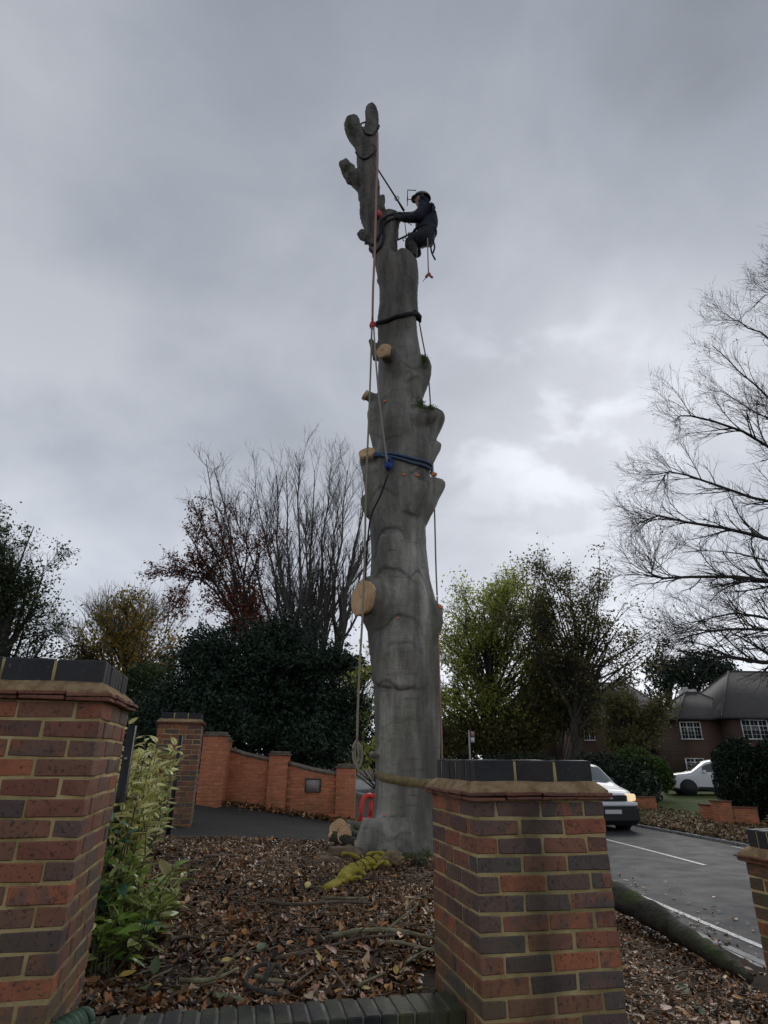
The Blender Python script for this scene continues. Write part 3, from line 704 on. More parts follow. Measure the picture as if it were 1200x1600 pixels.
# small orange felling marks pressed in the bark
def on_trunk(u, v_):
    d = ray(u, v_).normalized(); h = BV_T.ray_cast(Vector((0, 0, 0)), d)
    return (h[0], h[1]) if h[0] is not None else (P(u, v_, TY - 0.4), Vector((0, -1, 0)))
for (u, v_, q) in ((602, 627, 3.2), (631, 742, 3.2), (652, 743, 3.6), (678, 741, 4.5), (688, 948, 6), (622, 966, 2.2), (601, 1275, 2.2)):
    p_, n_ = on_trunk(u, v_)
    cut_disc(p_, q * PX(v_, TY), n_, beech, M_WOODO, 'sawn_nick', 0.03, 0.006, 0.7)
def moss_patch(spots, seed):
    r_ = random.Random(seed); V = []; F = []
    for (u, v_, su, sv, cnt) in spots:
        for _ in range(cnt):
            h_ = BV_T.ray_cast(Vector((0, 0, 0)), ray(u + r_.gauss(0, su), v_ + r_.gauss(0, sv)).normalized())
            if h_[0] is None: continue
            p_, n_ = h_[0], h_[1]
            if (p_ - P(u, v_, TY)).length > 0.9: continue
            for _k in range(3):
                d = Vector((r_.uniform(-1, 1), r_.uniform(-1, 1), r_.uniform(-.6, 1))) * 0.013; s_ = len(V); c0 = p_ + n_ * 0.012 + Vector((r_.gauss(0, .015), r_.gauss(0, .015), r_.gauss(0, .015)))
                e_ = d.cross(n_) * 0.5; V += [c0 - d, c0 + e_, c0 + d + n_ * 0.008, c0 - e_]; F.append([s_, s_ + 1, s_ + 2, s_ + 3])
    tag(obj('moss', V, [np.array(F)], M_MOSS, beech), kind='stuff')
moss_patch([(668, 632, 9, 4, 900), (664, 560, 3, 8, 200), (640, 1350, 30, 8, 900), (541, 262, 3, 4, 80), (548, 200, 4, 6, 90)], 4)

# ------------------------------------------------------------------ slings, ropes and rigging on the stem
def rope_mat(name, c1, c2, tw=160):
    t = NT(name); v = t.coord('World'); w_ = t.n('ShaderNodeTexWave', {'Vector': v, 'Scale': tw * 0.3, 'Distortion': 1.0}, wave_type='BANDS', bands_direction='DIAGONAL').outputs[1]
    t.bump(w_, 0.4, 0.004); return t.fin(t.mix(w_, c1, c2), 0.75, 0.2)
M_ROPE = rope_mat('rope_grey_white', (0.20, 0.185, 0.16), (0.36, 0.33, 0.28)); M_PINK = rope_mat('rope_faded_red', (0.30, 0.15, 0.115), (0.44, 0.29, 0.24))
M_BLACKR = rope_mat('rope_black', (0.012, 0.012, 0.014), (0.035, 0.035, 0.04)); M_BLUER = rope_mat('rope_blue', (0.03, 0.055, 0.12), (0.10, 0.16, 0.26))
M_TANR = rope_mat('rope_tan', (0.20, 0.18, 0.12), (0.34, 0.31, 0.23)); M_REDP = simple('red_metal', (0.42, 0.03, 0.03), (0.50, 0.05, 0.045), 20, 0.4)
M_BLUEP = simple('blue_metal', (0.012, 0.04, 0.20), (0.02, 0.06, 0.28), 20, 0.35); M_STEEL = simple('steel', (0.25, 0.25, 0.26), (0.38, 0.38, 0.39), 30, 0.35, metal=0.8)
M_BLACK = simple('black_webbing', (0.010, 0.010, 0.012), (0.022, 0.022, 0.026), 20, 0.7); M_YWEB = simple('old_yellow_webbing', (0.15, 0.115, 0.055), (0.25, 0.195, 0.10), 18, 0.85, 0.3, coord='World')
def hug(vl, vm, vr, off=0.014, n=60, mr=9.0):
    """closed loop round the stem; heights taken at photo rows vl (left), vm (front), vr (right)"""
    zl_, zm_, zr_ = P(575, vl, TY).z, P(620, vm, TY - 0.4).z, P(670, vr, TY).z
    pts = []
    for i in range(n):
        a = 2 * math.pi * i / n; ca, sa = math.cos(a), math.sin(a)
        z = (zl_ + zr_) / 2 + (zr_ - zl_) / 2 * ca + (-sa) * (zm_ - (zl_ + zr_) / 2) * (1 if sa < 0 else 0.5)
        cx, rr = tr_c(z); c0 = Vector((cx, TY, z)); d = Vector((ca, sa, 0))
        h = BV_T.ray_cast(c0 + d * 1.6, -d); rad = (h[0] - c0).length if h[0] is not None else rr
        rad = min(rad, rr * mr)
        pts.append((a, rad, z, cx))
    rad = np.array([q[1] for q in pts]); rad = np.maximum(rad, (np.roll(rad, 1) + np.roll(rad, -1)) / 2)
    return [Vector((q[3] + (rad[i] + off) * math.cos(q[0]), TY + (rad[i] + off) * math.sin(q[0]), q[2])) for i, q in enumerate(pts)]
def loop_tube(pts, r_, s=6): return tube(pts + [pts[0]], r_, s)
def band(pts, h, th=0.006):
    n = len(pts); V = []; F = []
    cx = sum((p.x for p in pts)) / n
    for p in pts:
        d = Vector((p.x - cx, p.y - TY, 0)).normalized() * th
        for q, zz_ in ((p, -h / 2), (p + d, -h / 2), (p + d, h / 2), (p, h / 2)): V.append((q.x, q.y, q.z + zz_))
    for i in range(n):
        j = (i + 1) % n
        for k in range(4): F.append([i * 4 + k, j * 4 + k, j * 4 + (k + 1) % 4, i * 4 + (k + 1) % 4])
    return np.array(V), [np.array(F)]
def pulley(parent, c0, r_, mat, name='pulley', axis=(0.4, -0.9, 0.1)):
    q = Vector(axis).normalized().to_track_quat('Z', 'Y').to_matrix(); ps = []
    for zz_ in (-0.022, 0.022):
        V = []; n = 16
        for dz in (-0.005, 0.005):
            for i in range(n):
                a = 2 * math.pi * i / n; V.append(c0 + q @ Vector((r_ * 0.72 * math.cos(a), r_ * 1.25 * math.sin(a), zz_ + dz)))
        F = [[i, (i + 1) % n, n + (i + 1) % n, n + i] for i in range(n)]
        ps.append((np.array([list(p) for p in V]), [np.array(F), np.array([list(range(n))[::-1], [n + i for i in range(n)]])]))
    V, F = merge(ps); o = obj(name, V, F, mat, parent)
    V, F = tube([c0 + q @ Vector((0, 0, -0.016)), c0 + q @ Vector((0, 0, 0.016))], r_ * 0.6, 14); obj('sheave', V, F, M_STEEL, o)
    return o
def sling(name, label, pts, r_, mat, cat='sling', s=6):
    lo = min(pts, key=lambda p: p.z); root = thing(name, lo, label, cat); V, F = loop_tube(pts, r_, s); obj('loop', V, F, mat, root, True); return root
sling('rope_sling', 'thin black sling round the very top stub of the beech', hug(192, 193, 197, mr=1.25), 0.016, M_BLACKR)
sling('rope_sling', 'thin black sling under the fork near the top of the beech', hug(238, 231, 231), 0.016, M_BLACKR)
s1 = sling('rope_sling', 'black strap with red pulley round the stem beside the climber', hug(392, 365, 342, 0.012), 0.026, M_BLACKR)
V, F = loop_tube(hug(380, 352, 336, 0.012), 0.024); obj('second_loop', V, F, M_BLACKR, s1, True)
pulley(s1, on_trunk(592, 338)[0] + Vector((0, -0.05, 0)), 0.068, M_REDP)
s2 = sling('rope_sling', 'thick black rope sling with red pulley below the climber', hug(507, 489, 493, 0.02), 0.036, M_BLACKR)
pulley(s2, P(582, 508, TY - 0.3), 0.062, M_REDP)
kp = P(655, 497, TY - 0.05); V, F = tube([kp + Vector((-.1, -.12, .02)), kp, kp + Vector((.02, 0, -.08))], [0.05, 0.06, 0.02], 8); obj('knot', V, F, M_BLACKR, s2, True)
s3 = sling('rope_sling', 'doubled blue rope sling with blue pulley round the mid stem', hug(714, 713, 730, 0.02, mr=1.10), 0.020, M_BLUER)
V, F = loop_tube(hug(716, 719, 737, 0.024, mr=1.10), 0.018); obj('second_loop', V, F, M_BLUER, s3, True)
pb = on_trunk(607, 728)[0] + Vector((0, -0.08, 0)); pulley(s3, pb, 0.085, M_BLUEP)
V, F = tube([on_trunk(590, 710)[0] + Vector((0, -.03, 0)), pb + Vector((-.05, -.04, .10)), pb + Vector((0.02, -.05, .02))], 0.02, 6); obj('tail', V, F, M_BLUER, s3, True)
wb = thing('ratchet_strap', (tbase.x, TY - 0.45, P(630, 1222, TY).z), 'faded yellow webbing strap tight round the lower trunk', 'strap')
V, F = band(hug(1208, 1221, 1221, 0.006), 0.10, 0.004); obj('webbing', V, F, M_YWEB, wb, False)
def rope(name, label, px, r_, mat, group=None, n=40, extra=None):
    pts = smooth_path([P(u, v_, y) for u, v_, y in px], n); lo = min(pts, key=lambda p: p.z)
    o = thing(name, lo, label, 'rope', group); V, F = tube(pts, r_, 6); obj('line', V, F, mat, o, True); return o
rope('climbing_rope', 'faded red rope hanging down from the top stub past the climber', [(590, 208, 7.7), (590, 255, 7.62), (588, 300, 7.6), (586, 380, 7.5), (583, 450, 7.5), (582, 500, 7.55)], 0.021, M_PINK)
r1 = rope('lowering_rope', 'long pale rope hanging down the left of the trunk, ending in a hanging coil', [(581, 512, 7.6), (579, 580, 7.6), (576, 660, 7.55), (572, 760, 7.5), (570, 860, 7.45), (567, 950, 7.4), (562, 1040, 7.4), (559, 1110, 7.4), (558, 1158, 7.4)], 0.0155, M_TANR)
for i, (a, b, q) in enumerate(((552, 560, 1192), (555, 565, 1198), (553, 563, 1186), (556, 566, 1195))):
    V, F = tube(smooth_path([P(558, 1156, 7.4), P(a, 1166, 7.38 + .02 * i), P(a, 1184, 7.38 + .02 * i), P((a + b) / 2, q + 3, 7.39), P(b, 1184, 7.4 + .02 * i), P(b - 1, 1168, 7.4), P(558, 1158, 7.41)], 26), 0.013, 6)
    obj('coil_loop', V, F, M_TANR, r1, True)
V, F = tube(smooth_path([P(554, 1190, 7.38), P(558, 1200, 7.37), P(561, 1206, 7.38)], 8), 0.012, 6); obj('tail', V, F, M_TANR, r1, True)
rope('rigging_rope', 'pale rope running from the upper red pulley to the blue pulley', [(584, 512, 7.58), (587, 560, 7.4), (592, 620, 7.35), (598, 670, 7.32), (605, 722, 7.3)], 0.0145, M_ROPE)
rope('rigging_rope', 'dark rope leading down from the blue pulley across the bark', [(606, 742, 7.3), (594, 775, 7.33), (580, 806, 7.42), (574, 850, 7.48), (571, 905, 7.5)], 0.0135, M_BLACKR)
rope('tail_rope', 'thin grey rope running behind the right side of the upper stem', [(648, 430, 8.1), (652, 480, 8.2), (658, 520, 8.2), (668, 575, 8.15), (673, 640, 8.1), (676, 720, 8.2), (679, 800, 8.1), (681, 880, 8.1), (683, 930, 8.0)], 0.0125, M_ROPE)
rope('tail_rope', 'thin reddish rope hanging beside the lower right of the trunk', [(683, 932, 7.95), (685, 1000, 7.9), (687, 1080, 7.9), (690, 1150, 7.9), (691, 1260, 7.9)], 0.013, M_PINK)

# ------------------------------------------------------------------ the climber
def hpx(u, v_, dy=0.0): return P(u, v_, 8.05 + dy)
J = {}; E = []; RD = {}
def jt(k, u, v_, dy, r_, par=None):
    J[k] = hpx(u, v_, dy); RD[k] = r_
    if par: E.append((par, k))
jt('pel', 663, 369, 0, (.17, .15)); jt('wai', 667, 357, 0, (.185, .16), 'pel'); jt('che', 667, 342, 0, (.225, .185), 'wai'); jt('shc', 664, 332, 0, (.17, .15), 'che')
jt('nec', 661, 326, 0, (.075, .075), 'shc'); jt('he1', 659, 319, 0, (.088, .095), 'nec'); jt('he2', 658, 312, 0, (.10, .105), 'he1'); jt('he3', 659, 307, 0, (.08, .085), 'he2')
for s_, k in ((-1, 'n'), (1, 'f')):
    o_ = 0 if s_ < 0 else -2
    jt('sh' + k, 665, 331, s_ * .20, (.095, .095), 'shc'); jt('el' + k, 647, 341 + o_, s_ * .21, (.068, .068), 'sh' + k)
    jt('wr' + k, 628, 341 + o_ * 2, s_ * .13, (.046, .046), 'el' + k); jt('ha' + k, 622, 340 + o_ * 2, s_ * .11, (.034, .046), 'wr' + k); jt('kn' + k, 617.5, 338 + o_ * 2, s_ * .10, (.026, .044), 'ha' + k)
    for q in range(4):
        b_ = J['kn' + k]; d_ = (q - 1.5) * .024
        J[f'g{k}{q}'] = b_ + Vector((-.035, d_, -.004)); J[f'h{k}{q}'] = b_ + Vector((-.058 + .006 * abs(q - 1), d_, -.035))
        RD[f'g{k}{q}'] = RD[f'h{k}{q}'] = (.010, .010); E.extend([('kn' + k, f'g{k}{q}'), (f'g{k}{q}', f'h{k}{q}')])
    b_ = J['ha' + k]; J['t' + k] = b_ + Vector((-.035, -s_ * .052, .006)); J['u' + k] = b_ + Vector((-.066, -s_ * .056, -.012)); RD['t' + k] = (.012, .012); RD['u' + k] = (.010, .010)
    E.extend([('ha' + k, 't' + k), ('t' + k, 'u' + k)])
for s_, k, kn, an, hl, to in ((-1, 'n', (638, 378), (645, 395), (648, 400), (635, 400)), (1, 'f', (641, 376), (651, 392), (655, 397), (643, 399))):
    jt('hp' + k, 663, 372, s_ * .10, (.125, .125), 'pel'); jt('th' + k, 651, 377, s_ * .12, (.108, .108), 'hp' + k); jt('kn_' + k, kn[0], kn[1], s_ * .13, (.082, .082), 'th' + k)
    jt('ca' + k, (kn[0] + an[0]) / 2 + 2, (kn[1] + an[1]) / 2, s_ * .13, (.078, .078), 'kn_' + k); jt('an' + k, an[0], an[1], s_ * .13, (.056, .056), 'ca' + k)
    jt('hl' + k, hl[0], hl[1], s_ * .13, (.05, .05), 'an' + k); jt('to' + k, to[0], to[1], s_ * .13, (.042, .048), 'hl' + k)
keys = list(J); idx = {k: i for i, k in enumerate(keys)}
me = bpy.data.meshes.new('climber_raw'); me.from_pydata([tuple(J[k]) for k in keys], [(idx[a], idx[b]) for a, b in E], [])
o = bpy.data.objects.new('climber_raw', me); COL.objects.link(o)
md = o.modifiers.new('skin', 'SKIN'); md.use_smooth_shade = True; md.branch_smoothing = 0.4
for k, sv in zip(keys, me.skin_vertices[0].data): sv.radius = tuple(x_ * (1.0 if x_ < .02 else (1.22 if k.startswith('he') or k == 'nec' else 1.48)) for x_ in RD[k]); sv.use_root = (k == 'pel')
sub = o.modifiers.new('sub', 'SUBSURF'); sub.levels = sub.render_levels = 2
dg = bpy.context.evaluated_depsgraph_get(); pm = bpy.data.meshes.new_from_object(o.evaluated_get(dg)); bpy.data.objects.remove(o); bpy.data.meshes.remove(me)
M_NAVY = simple('navy_jacket', (0.010, 0.013, 0.026), (0.020, 0.025, 0.045), 7, 0.8, 0.5, coord='World'); M_TROU = simple('black_trousers', (0.010, 0.010, 0.013), (0.022, 0.022, 0.026), 7, 0.85, 0.5, coord='World')
M_SKIN = simple('skin', (0.28, 0.17, 0.13), (0.33, 0.21, 0.16), 15, 0.6); M_GLOVE = simple('dark_glove', (0.02, 0.022, 0.02), (0.04, 0.042, 0.035), 15, 0.8); M_BOOT = simple('boot_leather', (0.012, 0.011, 0.010), (0.03, 0.026, 0.022), 18, 0.6)
pm.materials.clear()
for m_ in (M_NAVY, M_TROU, M_SKIN, M_GLOVE, M_BOOT): pm.materials.append(m_)
zbelt, zneck, zank = hpx(663, 366).z, hpx(661, 325).z, hpx(646, 394).z
wx = max(J['wrn'].x, J['wrf'].x) - 0.02
for p in pm.polygons:
    c0 = p.center; p.use_smooth = True
    if c0.x < wx and c0.z > zbelt: p.material_index = 3
    elif c0.z > zneck and abs(c0.y - 8.05) < 0.13 and c0.x < J['he2'].x - 0.05: p.material_index = 2
    elif c0.z > zbelt: p.material_index = 0
    elif c0.z > zank: p.material_index = 1
    else: p.material_index = 4
for v_ in pm.vertices:                                        # folds of the loose clothes
    q = v_.co; d = 0.016 * noise.noise(q * 7) + 0.008 * noise.noise(q * 17)
    if q.z < zneck and q.x > wx: v_.co = q + v_.normal * d
climber = thing('person', J['hln'] - Vector((0, 0, .05)), 'climber in dark clothes and helmet, standing on a stub and gripping the stem', 'person')
pm.transform(ROOT[climber].inverted()); link('body', pm, None, climber, False)
hc = J['he2'] + Vector((0.015, 0, 0.015)); V = []; F = []; nA, nB = 20, 7
for j in range(nB):
    ph = math.pi / 2 * j / (nB - 1) * 0.98
    for i in range(nA):
        a = 2 * math.pi * i / nA
        V.append((hc.x + 0.17 * math.cos(ph) * math.cos(a), hc.y + 0.145 * math.cos(ph) * math.sin(a), hc.z + 0.135 * math.sin(ph)))
for j in range(nB - 1):
    for i in range(nA): F.append([j * nA + i, j * nA + (i + 1) % nA, (j + 1) * nA + (i + 1) % nA, (j + 1) * nA + i])
M_HELM = simple('helmet_shell', (0.085, 0.085, 0.07), (0.12, 0.12, 0.10), 9, 0.45)
hm = obj('helmet', V, [np.array(F)], M_HELM, climber, True)
V, F = blob(hc + Vector((-0.13, 0, 0.0)), 0.10, (14, 7), 0.0, 1, 0, (0.75, 1.0, 0.10)); obj('peak', V, F, M_HELM, hm, True)
V, F = blob(hc + Vector((0.02, 0, -0.09)), 0.125, (16, 9), 0.12, 4, 9, (0.95, 0.95, 0.75)); obj('snood', V, F, M_NAVY, climber, True)
for s_ in (-1, 1):
    V, F = blob(hc + Vector((-0.005, s_ * 0.125, -0.06)), 0.05, (10, 7), 0.03, 2, 1, (0.8, 0.5, 1.1)); obj('ear_defender', V, F, M_BLACK, hm, True)
vz = [hc + Vector((-0.13, s_ * 0.09, zz_)) for s_, zz_ in ((-1, .03), (1, .03))]
a0, a1 = hc + Vector((-0.11, -0.10, 0.10)), hc + Vector((-0.27, -0.10, 0.11)); b0, b1 = hc + Vector((-0.11, 0.10, 0.10)), hc + Vector((-0.27, 0.10, 0.11))
a2, b2 = a1 + Vector((0.0, 0, -0.17)), b1 + Vector((0.0, 0, -0.17))
V, F = merge([tube([a0, a1, a2], 0.009, 5), tube([b0, b1, b2], 0.009, 5), tube([a1, b1], 0.008, 5), tube([a2, b2], 0.008, 5)] + [tube([a1.lerp(a2, q), b1.lerp(b2, q)], 0.0025, 4) for q in (.2, .4, .6, .8)])
obj('visor', V, F, M_BLACK, hm, True)
V, F = blob(J['he2'] + Vector((-0.105, 0, -0.01)), 0.024, (8, 6), 0.0, 1, 0, (1.2, .7, 1)); obj('nose', V, F, M_SKIN, climber, True)
V, F = blob(J['shc'] + Vector((0.11, 0, 0.10)), 0.11, (12, 8), 0.15, 3, 2, (0.8, 1.1, 0.8)); obj('hood', V, F, M_NAVY, climber, True)
bw = J['pel'] + Vector((0.005, 0, 0.06)); V, F = tube([bw + Vector((0.205 * math.cos(a), .20 * math.sin(a), 0.02 * math.cos(a))) for a in np.linspace(0, 2 * math.pi, 25)], 0.028, 6); hb = obj('harness', V, F, M_BLACK, climber, True)
for s_ in (-1, 1):
    c0 = J['th' + ('n' if s_ < 0 else 'f')] + Vector((.03, 0, .02)); V, F = tube([c0 + Vector((.05 * math.cos(a), .13 * math.sin(a), .13 * math.cos(a))) for a in np.linspace(0, 2 * math.pi, 19)], 0.018, 6); obj('leg_loop', V, F, M_BLACK, hb, True)
for k, (u0, v0, u1, v1, mid) in enumerate(((673, 377, 680, 406, (674, 393)), (675, 372, 677, 395, (679, 385)))):
    V, F = tube(smooth_path([hpx(u0, v0, -.18), hpx(mid[0], mid[1], -.2), hpx(u1, v1, -.2)], 10), 0.016, 5); obj('gear_strap', V, F, M_BLACK, hb, True)
V, F = tube([hpx(643, 367, -.12) + Vector((.03 * math.cos(a), 0, .045 * math.sin(a))) for a in np.linspace(0, 2 * math.pi, 13)], 0.009, 5); obj('ring', V, F, M_STEEL, hb, True)
# positioning lanyard, from stem to climber
ly = thing('lanyard', hpx(632, 331, -.1), 'taut dark lanyard with a steel ring between the stem and the climber', 'rope')
V, F = tube([P(590, 264, 7.75), P(620, 311, 7.85), P(631, 329, 7.92)], [0.014, 0.016, 0.024], 6); obj('line', V, F, M_BLACKR, ly, True)
c0 = P(620, 310, 7.85); V, F = tube([c0 + Vector((.038 * math.cos(a), 0.0, .055 * math.sin(a))) for a in np.linspace(0, 2 * math.pi, 15)], 0.010, 5); obj('ring', V, F, M_STEEL, ly, True)
V, F = merge([tube([P(631, 329, 7.92), P(633, 352, 7.92), P(635, 368, 7.92)], 0.008, 5), tube([P(619, 344, 7.9), P(634, 346, 7.92), P(644, 352, 7.95)], 0.007, 5)]); obj('thin_line', V, F, M_BLACKR, ly, True)
V, F = tube([P(621, 375, 7.95), P(632, 370, 7.92), P(645, 363, 7.93)], [0.016, 0.018, 0.012], 6); obj('strop', V, F, M_BLACKR, ly, True)
for (u, v_) in ((632, 374), (640, 366)):
    c0 = P(u, v_, 7.92); V, F = tube([c0 + Vector((.028 * math.cos(a), 0.0, .045 * math.sin(a))) for a in np.linspace(0, 2 * math.pi, 13)], 0.009, 5); obj('karabiner', V, F, M_BLACK, ly, True)
sw = thing('hand_saw', P(668, 436, 7.85), 'small saw with pale red handle dangling on a cord below the climber', 'saw')
V, F = tube([P(668, 372, 7.86), P(668.6, 400, 7.85), P(669.5, 428, 7.85)], 0.011, 5); obj('cord', V, F, M_ROPE, sw, True)
V, F = merge([tube(smooth_path([P(666, 433, 7.85), P(669, 429, 7.85), P(672.5, 428, 7.85)], 7), 0.026, 6), tube([P(671, 430, 7.85), P(676, 434, 7.85)], 0.020, 6)]); obj('handle', V, F, simple('faded_red_plastic', (0.38, 0.10, 0.08), (0.45, 0.16, 0.13), 9, 0.6), sw, True)
A, B = P(668, 431, 7.85), P(661, 440, 7.85); d = Vector((.03, 0, .02))
V = [tuple(p + q) for q in (Vector((0, -.002, 0)), Vector((0, .002, 0))) for p in (A - d, A + d, B + d * .3, B - d * .3)]
obj('blade', V, BOXF, M_STEEL, sw)

# ------------------------------------------------------------------ vegetation helpers
def leaf_mat(name, stops, trans=0.3, rough=0.55, gain=1.0):
    stops = [(p, tuple(x * gain for x in c)) for p, c in stops]; t = NT(name); at = t.n('ShaderNodeAttribute', attribute_name='rnd').outputs['Fac']
    col = t.ramp(at, stops); t.fin(col, rough, 0.3)
    if trans:
        tr = t.n('ShaderNodeBsdfTranslucent', {0: col}); mxs = t.n('ShaderNodeMixShader', {0: trans}); o_ = t.t.nodes['Material Output']
        t.t.links.new(t.b.outputs[0], mxs.inputs[1]); t.t.links.new(tr.outputs[0], mxs.inputs[2]); t.t.links.new(mxs.outputs[0], o_.inputs[0])
    return t.m
def rand_dirs(n, rng):
    d = rng.normal(size=(n, 3)); return d / np.linalg.norm(d, axis=1, keepdims=True)
def leaves(C, size, rng, aspect=0.55, up=0.0, fold=0.0):
    """rhombic leaves (n,3) -> verts, faces, rnd"""
    n = len(C); d = rand_dirs(n, rng); e = rand_dirs(n, rng); e[:, 2] += up; s_ = size * rng.uniform(0.6, 1.35, n)[:, None]
    a = np.cross(d, e); a /= np.linalg.norm(a, axis=1, keepdims=True) + 1e-9
    V = np.stack([C - d * s_ * 0.5, C + a * s_ * aspect * 0.5 + d * s_ * 0.06, C + d * s_ * 0.5, C - a * s_ * aspect * 0.5 + d * s_ * 0.06], 1)
    F = np.arange(4 * n).reshape(n, 4); rn = np.repeat(rng.uniform(0, 1, n), 4)
    return V.reshape(-1, 3), F, rn
def lobes_px(L, Y):
    out = []
    for (u, v_, ru, rv, *dy) in L:
        yy = Y + (dy[0] if dy else 0); c0 = P(u, v_, yy); rx = ru * PX(v_, yy); rz = abs(P(u, v_ - rv, yy).z - P(u, v_ + rv, yy).z) / 2
        out.append((np.array(c0), np.array([rx, max(rx, rz) * 0.85, rz])))
    return out
def bez(a, c_, b, k):
    q = np.linspace(0, 1, k)[None, :, None]; return (1 - q) ** 2 * a[:, None, :] + 2 * q * (1 - q) * c_[:, None, :] + q * q * b[:, None, :]
def grow(par_paths, par_rad, n, rng, ln, ang=0.9, lift=0.15, k=4, tmin=0.25, rscale=0.5, rmin=0.006, outc=None, outw=0.0, wob=0.12):
    """n child twigs springing from parent paths"""
    m, kk, _ = par_paths.shape
    plen = np.linalg.norm(np.diff(par_paths, axis=1), axis=2).sum(1); w_ = plen / plen.sum()
    pi = rng.choice(m, n, p=w_); tt = tmin + (1 - tmin) * rng.uniform(0, 1, n) ** 0.8; f = tt * (kk - 1); i0 = np.clip(f.astype(int), 0, kk - 2); fr = (f - i0)[:, None]
    a = par_paths[pi, i0] * (1 - fr) + par_paths[pi, i0 + 1] * fr; T = par_paths[pi, i0 + 1] - par_paths[pi, i0]; T /= np.linalg.norm(T, axis=1, keepdims=True) + 1e-9
    rp = par_rad[pi, i0] * (1 - fr[:, 0]) + par_rad[pi, i0 + 1] * fr[:, 0]
    q = rand_dirs(n, rng); q -= (q * T).sum(1, keepdims=True) * T; q /= np.linalg.norm(q, axis=1, keepdims=True) + 1e-9
    d = T * math.cos(ang) + q * math.sin(ang); d[:, 2] += lift
    if outc is not None: o_ = a - outc; o_ /= np.linalg.norm(o_, axis=1, keepdims=True) + 1e-9; d += o_ * outw
    d /= np.linalg.norm(d, axis=1, keepdims=True); L = ln * rng.uniform(0.55, 1.3, n) * (1.15 - 0.5 * tt)
    b = a + d * L[:, None]; c_ = a + d * (L * 0.5)[:, None] + T * (L * 0.16)[:, None] + rand_dirs(n, rng) * (L * wob)[:, None]
    b = b + np.array([[0, 0, 1.0]]) * (L * lift * 0.5)[:, None]
    pt = bez(a, c_, b, k); r0 = np.maximum(rp * rscale, rmin); rad = r0[:, None] * np.linspace(1, 0.35, k)[None, :]; rad = np.maximum(rad, rmin * 0.6)
    return pt, rad
def make_tree(name, label, Y, base_u, lobes, bark, leafm, seed, tr=0.25, n_limb=14, n_sec=120, n_twig=900, leaf_n=12000, leaf_s=0.14, leaf_spread=0.25, top=0.8,
              base_z=None, limbs=None, sec_len=1.6, twig_len=0.7, lift=0.15, ang=0.8, twig2=0, group=None, clump=0.0, outw=0.3, rmin=0.008, zmax=None, trunk=True, cat='tree', wob=0.12):
    rng = np.random.default_rng(seed); L = lobes_px(lobes, Y) if lobes else []
    bx = P(base_u, 1190, Y).x; bz = gzf(bx, Y) - 0.1 if base_z is None else base_z
    base = np.array([bx, Y, bz]); root = thing(name, base, label, cat, group)
    tp = None
    if L:
        cen = sum(c0 for c0, _ in L) / len(L); zt = max(c0[2] + r_[2] for c0, r_ in L)
        tp = np.array([cen[0], cen[1], bz + (zt - bz) * top])
    trunk_parts = []
    if trunk and tp is not None:
        k = 9; q = np.linspace(0, 1, k)[:, None]; path = base + (tp - base) * q + np.concatenate([rng.normal(0, 0.012, (k, 2)) * (tp[2] - bz), np.zeros((k, 1))], 1) * (q > 0)
        rad = tr * (1 - 0.85 * q[:, 0]); rad[0] *= 1.35
        trunk_parts.append(tubes(path[None], rad[None], 9)); TP, TR = path[None], rad[None]
    lp, lr = [], []
    if limbs:
        for (pts, r0, r1) in limbs:
            pp = smooth_path([Vector(x) for x in pts], 10); pp = np.array([list(x) for x in pp]); ext = np.linalg.norm(pp[-1] - pp[0]); pp[1:-1] += rng.normal(0, 0.006 * ext, (8, 3)); lp.append(pp); lr.append(np.linspace(r0, r1, 10))
    if L and n_limb:
        vol = np.array([r_.prod() for _, r_ in L]) ** 0.6; vol /= vol.sum(); ch = rng.choice(len(L), n_limb, p=vol); d = rand_dirs(n_limb, rng) * (rng.uniform(0.35, 0.95, n_limb) ** 0.5)[:, None]
        tg = np.array([L[c_][0] + L[c_][1] * d[i] for i, c_ in enumerate(ch)])
        fz_ = np.clip((tg[:, 2] - bz) / (tp[2] - bz) * rng.uniform(0.4, 0.75, n_limb), 0.12, 0.95) if tp is not None else None
        f = fz_ * (k - 1); i0 = np.clip(f.astype(int), 0, k - 2); fr = (f - i0)[:, None]; a = TP[0][i0] * (1 - fr) + TP[0][i0 + 1] * fr
        c_ = a * 0.45 + tg * 0.55; c_[:, 2] -= 0.10 * np.linalg.norm(tg - a, axis=1) * rng.uniform(-0.6, 1, n_limb); c_ += rand_dirs(n_limb, rng) * 0.12 * np.linalg.norm(tg - a, axis=1)[:, None]
        pt = bez(a, c_, tg, 10); r0 = np.interp(fz_, np.linspace(0, 1, k), TR[0]) * 0.5
        for i in range(n_limb): lp.append(pt[i]); lr.append(np.linspace(r0[i], 0.018, 10))
    LP, LR = np.array(lp), np.array(lr); trunk_parts.append(tubes(LP, LR, 6))
    V, F = merge(trunk_parts); obj('trunk', V, F, bark, root, True)
    cen = LP.reshape(-1, 3).mean(0)
    sp_, sr = grow(LP, LR, n_sec, rng, sec_len, ang, lift, 5, 0.22, 0.5, rmin * 1.6, cen, outw, wob); tp_, tr_ = grow(sp_, sr, n_twig, rng, twig_len, ang, lift * 0.6, 4, 0.15, 0.55, rmin, cen, outw * 0.6, wob)
    bp = [tubes(sp_, sr, 4, False), tubes(tp_, tr_, 3, False)]; ends = [tp_, sp_[:, 1:]]
    if twig2:
        t2, r2 = grow(tp_, tr_, twig2, rng, twig_len * 0.55, ang, lift * 0.5, 3, 0.1, 0.6, rmin * 0.75, cen, outw * 0.5, wob); bp.append(tubes(t2, r2, 3, False)); ends.append(t2)
    V, F = merge(bp); tag(obj('branches', V, F, bark, root, True), kind='stuff')
